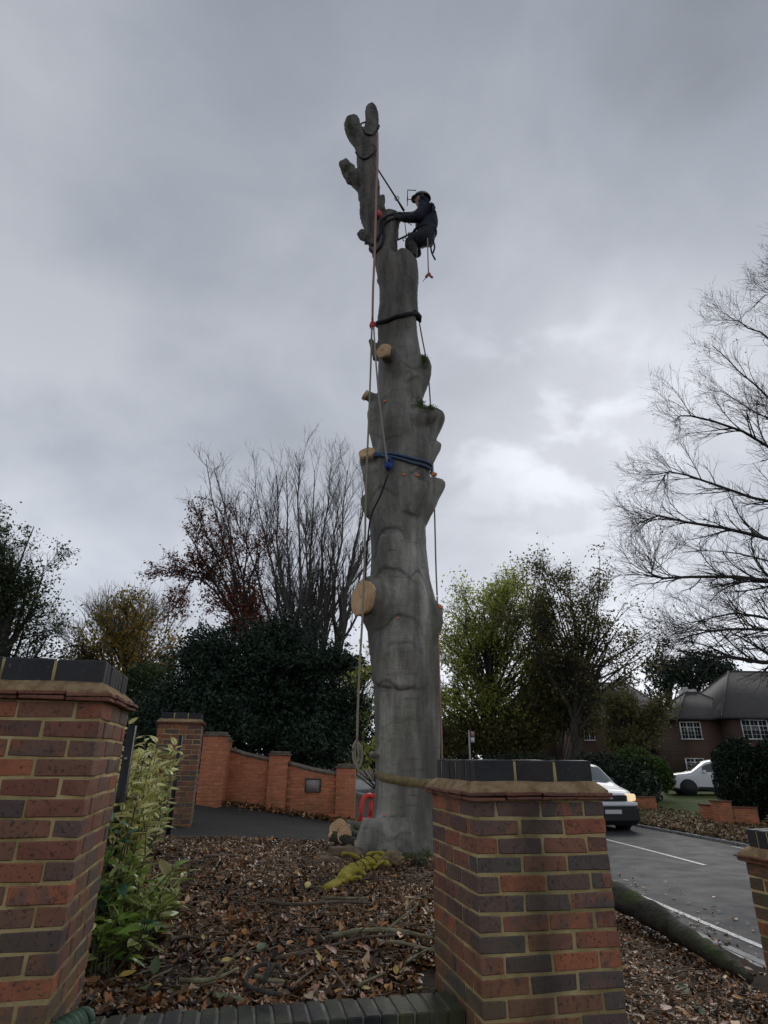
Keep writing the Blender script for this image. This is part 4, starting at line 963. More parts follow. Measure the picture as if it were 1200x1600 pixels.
    if leaf_n:
        cand = np.concatenate([e_.reshape(-1, 3) for e_ in ends]); C = cand[rng.integers(0, len(cand), leaf_n)] + rng.normal(0, leaf_spread, (leaf_n, 3))
        if zmax is not None: C = C[(C[:, 2] + rng.normal(0, 1.1, len(C)) < zmax)]
        if clump:
            kk = np.array([noise.noise(Vector(x) * (0.8 / clump)) for x in C]); C = C[kk > -0.12 + rng.normal(0, 0.1, len(kk))]
        V, F, rn = leaves(C, leaf_s, rng); tag(obj('crown', V, [F], leafm, root, rnd=rn), kind='stuff')
    return root
def bush(name, label, L, base, mat, seed, n, size, group=None, cat='shrub', shell=0.55, core=True, stem=True, amp=0.25, corem=None):
    rng = np.random.default_rng(seed); root = thing(name, base, label, cat, group); vol = np.array([(r_[0] * r_[2]) for _, r_ in L]); vol /= vol.sum(); ch = rng.choice(len(L), n, p=vol)
    d = rand_dirs(n, rng); cc_ = np.array([c0 for c0, _ in L])[ch]; rr_ = np.array([r_ for _, r_ in L])[ch]
    k = np.array([noise.noise(Vector(x) * 2.6 + Vector((seed, float(c_) * 3, 0))) for x, c_ in zip(d, ch)]); k += 0.5 * np.array([noise.noise(Vector(x) * 7 + Vector((0, seed, float(c_)))) for x, c_ in zip(d, ch)])
    rad = (1 + amp * k) * (1 - (1 - shell) * rng.uniform(0, 1, n) ** 1.8); C = cc_ + rr_ * d * rad[:, None]
    ok = C[:, 2] > gz(C[:, 0], C[:, 1]) - 0.02
    V, F, rn = leaves(C[ok], size, rng); tag(obj('crown', V, [F], mat, root, rnd=rn), kind='stuff')
    if stem:
        a = np.repeat(np.array([list(base)]), 24, 0) + rng.normal(0, 0.08, (24, 3)) * np.array([1, 1, 0]); tg = cc_[:24] + rr_[:24] * d[:24] * 0.7
        V, F = tubes(bez(a, (a + tg) / 2 + np.array([0, 0, 0.2]), tg, 6), np.repeat(np.linspace(0.035, 0.008, 6)[None], 24, 0), 5); obj('stems', V, F, M_BARKD, root, True)
    return root
M_BARKD = simple('dark_bark', (0.028, 0.024, 0.020), (0.060, 0.052, 0.044), 6, 0.9, 0.4, (1, 1, 0.3), coord='World')
M_BARKG = simple('grey_bark', (0.055, 0.050, 0.046), (0.115, 0.105, 0.095), 5, 0.9, 0.4, (1, 1, 0.3), coord='World')
M_BARKW = simple('pale_twig_bark', (0.10, 0.085, 0.075), (0.17, 0.15, 0.135), 5, 0.9, 0.2, coord='World')
LM_YEW = leaf_mat('yew_needles', [(0, (0.006, 0.014, 0.008)), (0.6, (0.012, 0.026, 0.014)), (1, (0.022, 0.040, 0.020))], 0.05, gain=1.5)
LM_GREEN = leaf_mat('mixed_green', [(0, (0.018, 0.038, 0.012)), (0.6, (0.035, 0.062, 0.020)), (1, (0.07, 0.085, 0.025))], 0.25, gain=1.3)
LM_COPPER = leaf_mat('copper_leaves', [(0, (0.055, 0.018, 0.014)), (0.5, (0.105, 0.036, 0.024)), (1, (0.17, 0.062, 0.032))], 0.35, gain=1.5)
LM_GOLD = leaf_mat('gold_leaves', [(0, (0.05, 0.06, 0.018)), (0.4, (0.115, 0.105, 0.022)), (0.75, (0.22, 0.15, 0.025)), (1, (0.30, 0.15, 0.03))], 0.4, gain=1.45)
LM_YG = leaf_mat('yellow_green', [(0, (0.045, 0.062, 0.014)), (0.5, (0.10, 0.115, 0.024)), (1, (0.19, 0.18, 0.045))], 0.65, gain=3.3)
LM_OLIVE = leaf_mat('olive_brown', [(0, (0.026, 0.032, 0.014)), (0.5, (0.055, 0.055, 0.020)), (1, (0.10, 0.080, 0.028))], 0.5, gain=2.3)
LM_HEDGE = leaf_mat('dark_hedge', [(0, (0.007, 0.015, 0.008)), (0.7, (0.014, 0.030, 0.013)), (1, (0.030, 0.052, 0.018))], 0.1)
LM_BRIGHT = leaf_mat('bright_shrub', [(0, (0.03, 0.06, 0.014)), (0.5, (0.06, 0.11, 0.022)), (1, (0.12, 0.16, 0.035))], 0.3)

# ------------------------------------------------------------------ trees left of the beech
make_tree('broadleaf_tree', 'dark green thinning tree rising beyond the tall left hand brick pillar', 22, -20, [(5, 870, 60, 70), (20, 935, 55, 55), (-40, 900, 80, 120), (25, 1000, 55, 40)], M_BARKD, LM_GREEN, 11,
          tr=0.3, n_limb=26, n_sec=260, n_twig=2600, leaf_n=15000, leaf_s=0.13, leaf_spread=0.16, sec_len=1.2, twig_len=0.6, clump=0.9, twig2=2500)
make_tree('bare_tree', 'pale bare twiggy tree behind the gold and green tree', 34, 190, [(150, 1005, 70, 65), (250, 985, 70, 60), (200, 985, 60, 60)], M_BARKW, None, 12, tr=0.22, n_limb=22, n_sec=240, n_twig=2200, leaf_n=0, sec_len=1.8, twig_len=1.0, twig2=2600, lift=0.3, ang=0.6, rmin=0.010)
make_tree('gold_tree', 'autumn tree turning gold at the top, between pillar and yew', 26, 205, [(210, 965, 42, 32), (200, 1010, 65, 45), (170, 1055, 80, 50), (235, 1050, 60, 60), (120, 1075, 50, 35)], M_BARKD, LM_GOLD, 13,
          tr=0.22, n_limb=26, n_sec=260, n_twig=1800, leaf_n=17000, leaf_s=0.15, leaf_spread=0.25, sec_len=1.0, twig_len=0.55, clump=0.9)
bush('laurel_bush', 'mid green bush under the gold tree beside the dark yew', lobes_px([(150, 1095, 70, 40), (225, 1085, 40, 50), (100, 1110, 60, 35)], 24), (P(170, 1190, 24).x, 24, gzf(P(170, 1190, 24).x, 24)), LM_GREEN, 31, 14000, 0.16)
def px_limb(pts, r0, r1): return ([P(u, v_, y) for u, v_, y in pts], r0, r1)
# many stemmed bare tree
CY = 20.5; st_ = []
rr = random.Random(5)
for (u0, u1, ut, vt, r0) in ((455, 440, 432, 742, .10), (462, 425, 398, 760, .085), (470, 452, 447, 735, .10), (478, 470, 468, 728, .11), (486, 486, 492, 735, .12), (492, 503, 516, 730, .12), (500, 524, 543, 735, .12), (506, 545, 572, 765, .15), (511, 552, 600, 790, .14),
                          (450, 400, 362, 790, .08), (445, 375, 335, 735, .075), (440, 360, 325, 850, .06), (498, 515, 530, 790, .09), (474, 440, 415, 800, .07), (488, 478, 480, 800, .08)):
    y = CY + rr.uniform(-1.2, 1.2); um = (u0 + u1) / 2 + rr.uniform(-6, 6)
    st_.append(px_limb([(u0, 1150, CY), (um, 1010, y), (u1, 900, y), (ut, vt, y)], r0, 0.014))
make_tree('multi_stem_tree', 'bare many stemmed tree rising behind the dark yew', CY, 485, [], M_BARKG, None, 14, n_limb=0, limbs=st_, n_sec=420, n_twig=2800, twig2=6500, leaf_n=0, sec_len=1.5, twig_len=0.75, lift=0.42, ang=0.62, outw=0.15, rmin=0.005, wob=0.2)
st_ = [px_limb([(395, 1120, 19.4), (385, 1000, 19.4), (370 + d, 900, 19.4), (t_[0], t_[1], 19.2)], .07, .012) for d, t_ in ((-10, (322, 718)), (0, (345, 800)), (10, (392, 800)), (-25, (300, 780)), (-45, (262, 895)), (-60, (278, 950)), (-40, (290, 830)), (20, (420, 850)), (-30, (310, 880)))]
make_tree('copper_tree', 'slender tree with sparse copper red leaves leaning left above the yew', 19.4, 395, [], M_BARKD, LM_COPPER, 15, n_limb=0, limbs=st_, n_sec=240, n_twig=1300, twig2=1800, leaf_n=17000, leaf_s=0.10, leaf_spread=0.09, zmax=P(330, 835, 19.4).z, sec_len=1.0, twig_len=0.5, lift=0.1, ang=0.75, outw=0.35, rmin=0.006, clump=0.8)
bush('yew_tree', 'dense near black yew above the orange brick wall', lobes_px([(425, 1065, 95, 85), (335, 1065, 62, 70), (485, 1110, 70, 75), (370, 1130, 100, 70, -0.4), (520, 1130, 45, 60), (265, 1105, 48, 42), (430, 1010, 45, 40), (330, 1015, 38, 35), (300, 1130, 70, 60, -0.6), (470, 1160, 80, 50, -0.8)] + [(300 + 255 * ((i * 0.618) % 1), 1000 + 70 * ((i * 0.377) % 1) + 60 * abs(((i * 0.618) % 1) - 0.4), 22 + 9 * math.sin(i), 17 + 6 * math.cos(i * 2), 1.2 * math.sin(i * 3)) for i in range(26)], 18.2),
     (P(420, 1200, 18.2).x, 18.2, gzf(P(420, 1200, 18.2).x, 18.2)), LM_YEW, 32, 150000, 0.10, cat='tree', shell=0.40, amp=0.85)
make_tree('lime_tree', 'bright yellow green tree seen beyond the road end of the orange wall', 33, 548, [(548, 1060, 34, 50), (540, 1115, 40, 50), (565, 1130, 30, 55), (575, 1060, 25, 45)], M_BARKD, LM_YG, 16, tr=0.2, n_limb=20, n_sec=200, n_twig=1400, leaf_n=9000, leaf_s=0.2, leaf_spread=0.3, sec_len=0.9, twig_len=0.6, clump=1.0)
bush('dark_hedge', 'dark hedge beside the road beyond the orange wall and beech', lobes_px([(575, 1170, 45, 28), (620, 1165, 40, 30), (530, 1175, 40, 25), (660, 1160, 40, 34)], 44), (P(590, 1190, 44).x, 44, gzf(P(590, 1190, 44).x, 44)), LM_HEDGE, 33, 14000, 0.22, cat='hedge')

# ------------------------------------------------------------------ trees right of the beech
make_tree('lime_tree', 'tall yellow green tree standing just right of the beech trunk', 44, 770, [(765, 940, 68, 72), (728, 1000, 52, 64), (795, 1000, 55, 75), (728, 1080, 52, 64), (785, 1100, 55, 60), (815, 920, 40, 50), (702, 1060, 28, 70), (825, 985, 38, 70), (820, 1065, 42, 60)], M_BARKD, LM_YG, 17,
          tr=0.35, n_limb=80, n_sec=620, n_twig=4200, leaf_n=36000, leaf_s=0.22, leaf_spread=0.5, sec_len=1.8, twig_len=0.9, clump=1.7, rmin=0.014)
make_tree('ivy_oak', 'tall dark olive tree with open branching crown and ivy clad trunk', 40, 885, [(895, 882, 58, 36), (848, 900, 36, 42), (935, 912, 34, 36), (865, 950, 60, 50), (935, 965, 55, 50), (985, 975, 42, 42), (1005, 1000, 34, 34), (820, 950, 34, 50), (900, 1015, 80, 45), (835, 1010, 40, 50), (975, 1030, 55, 35)], M_BARKD, LM_OLIVE, 18,
          tr=0.36, n_limb=64, n_sec=420, n_twig=2400, leaf_n=20000, leaf_s=0.20, leaf_spread=0.34, sec_len=1.3, twig_len=0.7, clump=1.2, twig2=2200, rmin=0.009, lift=0.02, ang=0.95, top=0.62, outw=0.15)
bush('ivy_mass', 'dark ivy and holly growth round the foot of the olive tree', lobes_px([(860, 1090, 45, 50), (905, 1110, 40, 45), (848, 975, 16, 60), (830, 1130, 50, 45), (790, 1150, 60, 35), (720, 1150, 40, 40), (880, 1050, 55, 30)], 43), (P(870, 1190, 43).x, 43, gzf(P(870, 1190, 43).x, 43)), LM_OLIVE, 34, 30000, 0.22, shell=0.3)
make_tree('olive_shrub_tree', 'low olive leaved tree beside the lavender grey roof', 34, 985, [(990, 1105, 50, 32), (960, 1120, 40, 40), (1015, 1120, 30, 30), (975, 1150, 45, 30)], M_BARKD, LM_OLIVE, 19, tr=0.14, n_limb=22, n_sec=200, n_twig=1500, leaf_n=15000, leaf_s=0.16, leaf_spread=0.25, sec_len=0.8, twig_len=0.5, clump=0.9)
b_ = P(720, 1190, 66); bush('dark_hedge', 'far dark hedge closing the view under the yellow green tree', lobes_px([(680 + 24 * i, 1158 + 6 * math.sin(i * 2), 26, 32) for i in range(9)], 66), (b_.x, 66, gzf(b_.x, 66)), LM_HEDGE, 40, 14000, .34, cat='hedge')
def hedge_run(name, label, pts, h, wd, mat, seed, n, size, cat='hedge'):
    rng = np.random.default_rng(seed); pts = [Vector(p) for p in pts]; L = []
    for a, b in zip(pts[:-1], pts[1:]):
        m = max(1, int((b - a).length / (wd * 0.6)))
        for i in range(m):
            p = a.lerp(b, (i + .5) / m); hh = h * rng.uniform(.88, 1.08)
            L.append((np.array([p.x, p.y, gzf(p.x, p.y) + hh * 0.5]), np.array([wd * .62, wd * .62, hh * 0.55])))
    return bush(name, label, L, (pts[0].x, pts[0].y, gzf(pts[0].x, pts[0].y)), mat, seed, n, size, cat=cat, shell=0.5, stem=True, amp=0.15)
hedge_run('dark_hedge', 'long dark roadside hedge behind the white van', [(road_x(y) + HR + d, y, 0) for y, d in ((26, 3.4), (31, 2.2), (38, 1.6), (47, 1.5), (60, 1.6))], 1.9, 1.5, LM_HEDGE, 35, 42000, 0.17)
b_ = P(1020, 1225, 30); bush('laurel_bush', 'brighter green bush at the end of the dark hedge beside the parked white car', lobes_px([(1015, 1205, 30, 28), (1035, 1215, 18, 22), (990, 1195, 30, 30)], 30), (b_.x, 30, gzf(b_.x, 30)), LM_BRIGHT, 36, 7000, 0.15)
hp = [P(1106, 1230, 21.5), P(1180, 1230, 20.5), P(1300, 1230, 19.5)]
hedge_run('dark_hedge', 'tall clipped dark hedge behind the low red wall and pier', [(p.x + .4, p.y, 0) for p in hp], 2.35, 1.35, LM_HEDGE, 37, 42000, 0.10)
# pines far behind the houses
for i, (u, vt, vb) in enumerate(((1045, 1010, 1085), (1090, 1015, 1085), (1128, 1022, 1080))):
    make_tree('pine_tree', ('far dark pine rising behind the lavender grey roof', 'far dark pine rising just behind the cream chimney', 'far dark pine rising behind the steep dark house roof')[i], 75, u, [(u, vt + 18, 22, 18), (u - 12, vt + 38, 20, 14), (u + 14, vt + 48, 18, 14)], M_BARKD, LM_YEW, 50 + i, tr=0.3, n_limb=18, n_sec=90, n_twig=500, leaf_n=4200, leaf_s=0.42, leaf_spread=0.5, sec_len=1.6, twig_len=0.9, group='pines behind the houses', clump=1.8, top=0.95)
# big bare tree at the right, trunk beyond the frame
HY = 17.5
HL_ = [[(1345, 1180, HY), (1340, 950, HY), (1336, 720, HY), (1325, 560, HY)],
       [(1342, 1020, HY), (1250, 1038, HY - .6), (1120, 1030, HY - .9), (1030, 1018, HY - 1.2)], [(1342, 980, HY), (1260, 940, HY - 1), (1150, 905, HY - 1.5), (1010, 905, HY - 1.8), (992, 888, HY - 2)],
       [(1342, 950, HY), (1250, 870, HY), (1130, 830, HY), (1010, 810, HY), (972, 815, HY)], [(1340, 900, HY), (1240, 800, HY + 1), (1120, 770, HY + 1), (1020, 735, HY + 1), (1005, 752, HY + 1)],
       [(1338, 850, HY), (1250, 740, HY - 1), (1150, 685, HY - 1.6), (1060, 650, HY - 2), (1028, 655, HY - 2)], [(1337, 800, HY), (1240, 680, HY + .5), (1150, 600, HY + 1), (1085, 540, HY + 1)],
       [(1336, 700, HY), (1250, 600, HY), (1160, 520, HY), (1108, 500, HY)], [(1335, 650, HY), (1250, 540, HY + 1), (1180, 460, HY + 1), (1150, 480, HY + 1)], [(1335, 620, HY), (1270, 500, HY - .8), (1215, 430, HY - 1), (1205, 445, HY - 1)],
       [(1342, 1000, HY), (1240, 985, HY + 1.4), (1120, 960, HY + 2), (1040, 975, HY + 2)], [(1340, 930, HY), (1260, 910, HY + 1), (1160, 870, HY + 1.6), (1060, 860, HY + 2)], [(1338, 780, HY), (1260, 700, HY + 2), (1180, 660, HY + 2), (1100, 610, HY + 2)],
       [(1342, 1010, HY), (1290, 1010, HY - 1.2), (1200, 990, HY - 1.6), (1090, 985, HY - 2), (1030, 1000, HY - 2)]]
HR_ = [.34] + [.095, .075, .075, .06, .06, .05, .05, .045, .04, .06, .05, .045, .06]
make_tree('bare_tree', 'large bare spreading tree overhanging the road from beyond the dark hedge', HY, 1345, [], M_BARKD, LM_COPPER, 20, n_limb=0, limbs=[px_limb([(u + 28, v_, y) for u, v_, y in p], r0 * 1.25, 0.012 if i else 0.1) for i, (p, r0) in enumerate(zip(HL_, HR_))], n_sec=420, n_twig=3600, twig2=9000, leaf_n=900, leaf_s=0.07, leaf_spread=0.06,
          sec_len=1.5, twig_len=0.8, lift=0.14, ang=0.66, outw=0.05, rmin=0.0048, wob=0.2)

# ------------------------------------------------------------------ houses across the road
def brick_wall_mat(name, c1, c2):
    t = NT(name); b = t.n('ShaderNodeTexBrick', {'Vector': t.n('ShaderNodeMapping', {0: t.coord('Object'), 'Rotation': (R(90), 0, 0)}).outputs[0], 'Color1': (*c1, 1), 'Color2': (*c2, 1), 'Mortar': (0.16, 0.13, 0.10, 1), 'Scale': 1.0, 'Mortar Size': 0.008, 'Brick Width': 0.225, 'Row Height': 0.075})
    return t.fin(t.mix(t.math('MULTIPLY', t.noise(t.coord('World'), 0.8), 0.6), b.outputs[0], (0.035, 0.028, 0.024)), 0.9, 0.2)
def roof_mat(name, c1, c2):
    t = NT(name); v = t.coord('World', (1, 1, 1)); z = t.n('ShaderNodeSeparateXYZ', {0: v}).outputs['Z']
    sw_ = t.math('FRACT', t.math('MULTIPLY', z, 7.5)); t.bump(t.math('ADD', sw_, t.noise(v, 9)), 0.6, 0.03)
    return t.fin(t.mix(t.noise(v, 3.5, 5), c1, c2), 0.75, 0.3)
M_HB = brick_wall_mat('house_brick', (0.15, 0.078, 0.055), (0.11, 0.062, 0.048)); M_RD = roof_mat('roof_dark', (0.05, 0.047, 0.046), (0.105, 0.098, 0.095)); M_RL = roof_mat('roof_lavender', (0.14, 0.125, 0.13), (0.22, 0.20, 0.205))
M_WHITE = simple('white_paint', (0.66, 0.66, 0.64), (0.74, 0.74, 0.72), 12, 0.5); M_PANE = NT('window_glass').fin((0.02, 0.024, 0.028), 0.08, 0.6); M_CREAM = simple('cream_render', (0.42, 0.40, 0.36), (0.55, 0.52, 0.47), 6, 0.9)
def win(parent, x0, x1, z0, z1, y, nx_=3, tr_=0.3):
    V, F = box(x0, x1, y - 0.02, y + 0.03, z0, z1); p = obj('window', V, F, M_PANE, parent)
    fr = [box(x0 - .05, x1 + .05, y - .07, y - .021, z1 - .005, z1 + .055), box(x0 - .08, x1 + .08, y - .12, y - .021, z0 - .07, z0 + .005)]
    for x in (x0 - .02, x1 + .02): fr.append(box(x - .035, x + .035, y - .068, y - .021, z0 + .006, z1 - .006))
    for i in range(1, nx_): x = x0 + (x1 - x0) * i / nx_; fr.append(box(x - .03, x + .03, y - .066, y - .021, z0 + .006, z1 - .006))
    zt = z1 - (z1 - z0) * tr_; fr.append(box(x0 + .016, x1 - .016, y - .064, y - .021, zt - .025, zt + .025))
    for i in range(nx_):
        xm = x0 + (x1 - x0) * (i + .5) / nx_; fr.append(box(xm - .008, xm + .008, y - .05, y - .021, z0 + .01, z1 - .01))
        for q in (.25, .5): zz_ = z0 + (zt - z0) * q * 1.33; fr.append(box(x0 + (x1 - x0) * i / nx_ + .03, x0 + (x1 - x0) * (i + 1) / nx_ - .03, y - .048, y - .021, zz_ - .008, zz_ + .008))
    V, F = merge(fr); obj('window_frame', V, F, M_WHITE, p); return p
def hip_roof(parent, x0, x1, y0, y1, ze, zr, inset, mat, over=0.35, name='roof'):
    x0 -= over; x1 += over; y0 -= over; y1 += over; ym = (y0 + y1) / 2
    V = [(x0, y0, ze), (x1, y0, ze), (x1, y1, ze), (x0, y1, ze), (x0 + inset, ym, zr), (x1 - inset, ym, zr)] + [(x0, y0, ze - .14), (x1, y0, ze - .14), (x1, y1, ze - .14), (x0, y1, ze - .14)]
    o_ = obj(name, V, [np.array([[0, 1, 5, 4], [2, 3, 4, 5], [6, 7, 1, 0], [7, 8, 2, 1], [8, 9, 3, 2], [9, 6, 0, 3], [9, 8, 7, 6]]), np.array([[3, 0, 4], [1, 2, 5]])], mat, parent)
    rp = [tube([V[i], V[j]], 0.09, 6) for i, j in ((0, 4), (3, 4), (4, 5), (1, 5), (2, 5))]; V2, F2 = merge(rp); obj('ridge_tiles', V2, F2, mat, o_); return o_
YH = 46.0
a = P(1062, 1125, YH); hx = a.x; ze = P(1080, 1122, YH).z; hg = gzf(hx, YH) - 0.1
h1 = thing('brick_house', (hx, YH, hg), 'dark brick house with steep dark roof and white windows behind the clipped hedge', 'house')
V, F = merge([box(hx, hx + 3.0, YH, YH + 7, hg, ze - .02), box(hx + 3.01, hx + 14, YH - 1.2, YH + 8, hg, ze - .02)]); obj('wall', V, F, M_HB, h1)
hip_roof(h1, hx, hx + 5.5, YH, YH + 6, ze, ze + 2.1, 2.6, M_RD); hip_roof(h1, hx + 2.6, hx + 14, YH - 1.2, YH + 8, ze + .03, P(1180, 1050, YH + 3.4).z, 4.0, M_RD, name='main_roof')
for (u0, u1, v0, v1, yy, k) in ((1066, 1092, 1129, 1154, YH, 3), (1163, 1196, 1126, 1154, YH - 1.2, 3), (1074, 1098, 1186, 1203, YH, 2)):
    A, B = P(u0, v1, yy), P(u1, v0, yy); win(h1, A.x, B.x, A.z, B.z, yy, k)
cp = P(1077, 1098, YH + 3.5); V, F = merge([box(cp.x - .5, cp.x + .5, YH + 3, YH + 4, ze + .5, P(1077, 1078, YH + 3.5).z), box(cp.x - .28, cp.x - .02, YH + 3.3, YH + 3.6, P(1077, 1078, YH + 3.5).z + .002, P(1077, 1074, YH + 3.5).z)]); obj('chimney', V, F, M_CREAM, h1)
Y2 = 52.0; a2_ = P(905, 1120, Y2); b2_ = P(1056, 1120, Y2); z2 = P(1000, 1122, Y2).z; g2 = gzf(a2_.x, Y2) - .1
h2 = thing('brick_house', (a2_.x, Y2, g2), 'brick house with lavender grey hipped roof half hidden behind the olive tree', 'house')
V, F = box(a2_.x, b2_.x, Y2, Y2 + 8, g2, z2 - .02); obj('wall', V, F, M_HB, h2); hip_roof(h2, a2_.x, b2_.x, Y2, Y2 + 8, z2, P(1000, 1068, Y2 + 4).z, 2.6, M_RL)
V, F = box(b2_.x - 3.2, b2_.x - .2, Y2 - 1.6, Y2 - 0.01, P(1020, 1172, Y2).z, P(1020, 1168, Y2).z + .05); obj('porch_roof', V, F, M_RD, h2)
for (u0, u1, v0, v1) in ((914, 926, 1131, 1156), (1030, 1046, 1136, 1154)):
    A, B = P(u0, v1, Y2), P(u1, v0, Y2); win(h2, A.x, B.x, A.z, B.z, Y2, 2)
Y3 = 60.0; a3 = P(805, 1110, Y3); b3 = P(905, 1110, Y3); z3 = P(850, 1112, Y3).z; g3 = gzf(a3.x, Y3) - .1
h3 = thing('brick_house', (a3.x, Y3, g3), 'far house glimpsed through the trees with small white windows', 'house')
V, F = box(a3.x, b3.x, Y3, Y3 + 7, g3, z3 - .02); obj('wall', V, F, M_HB, h3); hip_roof(h3, a3.x, b3.x, Y3, Y3 + 7, z3, z3 + 3.0, 2.6, M_RL)
for (u0, u1, v0, v1) in ((872, 887, 1128, 1138), (822, 836, 1130, 1140)):
    A, B = P(u0, v1, Y3), P(u1, v0, Y3); win(h3, A.x, B.x, A.z, B.z, Y3, 2)

# low red walls along the far side of the road
def low_red(u0, u1, v0, v1, z, label, rz=None):
    A = G(u0, v0, z); B = G(u1, v1, z); d = B - A; L = d.length; ang = math.atan2(d.y, d.x)
    root = thing('low_brick_wall', (A.x, A.y, A.z - .05), label, 'wall', None, ang); c = 0
    nb = int(L / 0.225)
    for c in range(7):
        for k in range(nb):
            x = k * 0.225 + 0.1075 + (0.1125 if c % 2 and k < nb - 1 else 0); put('brick', fo, root, x, 0.05, c * 0.075 + 0.0375)
    mortar_core(root, 0, nb * 0.225 - .01, 0, .2, 0, 7 * .075, M_OMORT)
    V, F = box(-.02, nb * .225 + .01, -.02, .22, 7 * .075 + .002, 7 * .075 + .05); obj('coping', V, F, M_TILE, root, world=False); return root
low_red(1096, 1128, 1284, 1287, -1.78, 'short low red brick wall beside the drive entrance, below the clipped hedge')
low_red(1150, 1200, 1290, 1292, -1.78, 'low dark red wall past the bright pier below the clipped hedge')
low_red(985, 1030, 1268, 1268, -1.78, 'low brown red wall behind the van at the end of the lawn')
A = G(1127, 1291, -1.80); rp_ = thing('brick_pier', (A.x, A.y, -1.82), 'bright orange red brick pier on the low wall beside the road', 'pier')
ring_courses(rp_, 2, 9, M_ORANGE); mortar_core(rp_, 0, .44, 0, .44, 0, 9 * .075, M_OMORT); V, F = box(-.02, .46, -.02, .46, 9 * .075 + .002, 9 * .075 + .05); obj('pier_cap', V, F, M_TILE, rp_, world=False)

# bus stop sign on the far pavement, grey lamp post further on
bp_ = P(734, 1170, 37); bs = thing('bus_stop_sign', (bp_.x, 37, gzf(bp_.x, 37)), 'small white and red roadside sign on a thin grey pole beside the beech', 'sign')
V, F = tube([(bp_.x, 37, gzf(bp_.x, 37)), (bp_.x, 37, P(734, 1141, 37).z)], 0.05, 8); obj('pole', V, F, M_STEEL, bs)
def signbox(u0, u1, v0, v1, mat, name):
    A, B = P(u0, v1, 37), P(u1, v0, 37); V, F = box(A.x, B.x, 36.97, 37.03, A.z, B.z); obj(name, V, F, mat, bs)
signbox(735.5, 741, 1143, 1151, simple('sign_red_white', (0.40, 0.20, 0.18), (0.48, 0.30, 0.28), 3, 0.5), 'flag'); signbox(735.5, 741, 1152.5, 1160, M_WHITE, 'route_panel')
lp_ = P(802, 1170, 48); ls = thing('street_lamp', (lp_.x, 48, gzf(lp_.x, 48)), 'thin dark lamp post standing in the shade under the trees', 'lamp'); V, F = tube([(lp_.x, 48, gzf(lp_.x, 48)), (lp_.x, 48, P(802, 1136, 48).z)], 0.06, 8); obj('pole', V, F, M_BARKG, ls)
V, F = blob((lp_.x, 48, P(802, 1134, 48).z), 0.3, (12, 7), 0, 1, 0, (1, 1, .45)); obj('lamp_head', V, F, M_BARKG, ls, True)
# telegraph pole beside the road beyond the wall (bare grey post)
tp0 = P(562, 1190, 26); tp1 = P(560.5, 1020, 26)
# ------------------------------------------------------------------ vehicles
M_CARW = NT('white_car_paint').fin((0.72, 0.73, 0.75), 0.25, 0.5); M_CARB = simple('black_plastic', (0.012, 0.012, 0.013), (0.02, 0.02, 0.022), 30, 0.6); M_TYRE = simple('tyre_rubber', (0.012, 0.012, 0.012), (0.02, 0.02, 0.02), 30, 0.85)
M_CGL = NT('car_glass').fin((0.10, 0.125, 0.13), 0.06, 0.8); M_CGD = NT('dark_car_glass').fin((0.012, 0.014, 0.016), 0.06, 0.7); M_RIM = simple('alloy', (0.28, 0.28, 0.29), (0.36, 0.36, 0.37), 30, 0.4, metal=0.6)
t = NT('lit_headlamp'); t.b.inputs['Emission Color'].default_value = (1, 0.75, 0.45, 1); t.b.inputs['Emission Strength'].default_value = 0.55; M_LIT = t.fin((0.6, 0.5, 0.35), 0.2)
M_LENS = NT('clear_lens').fin((0.35, 0.37, 0.40), 0.1, 0.7)
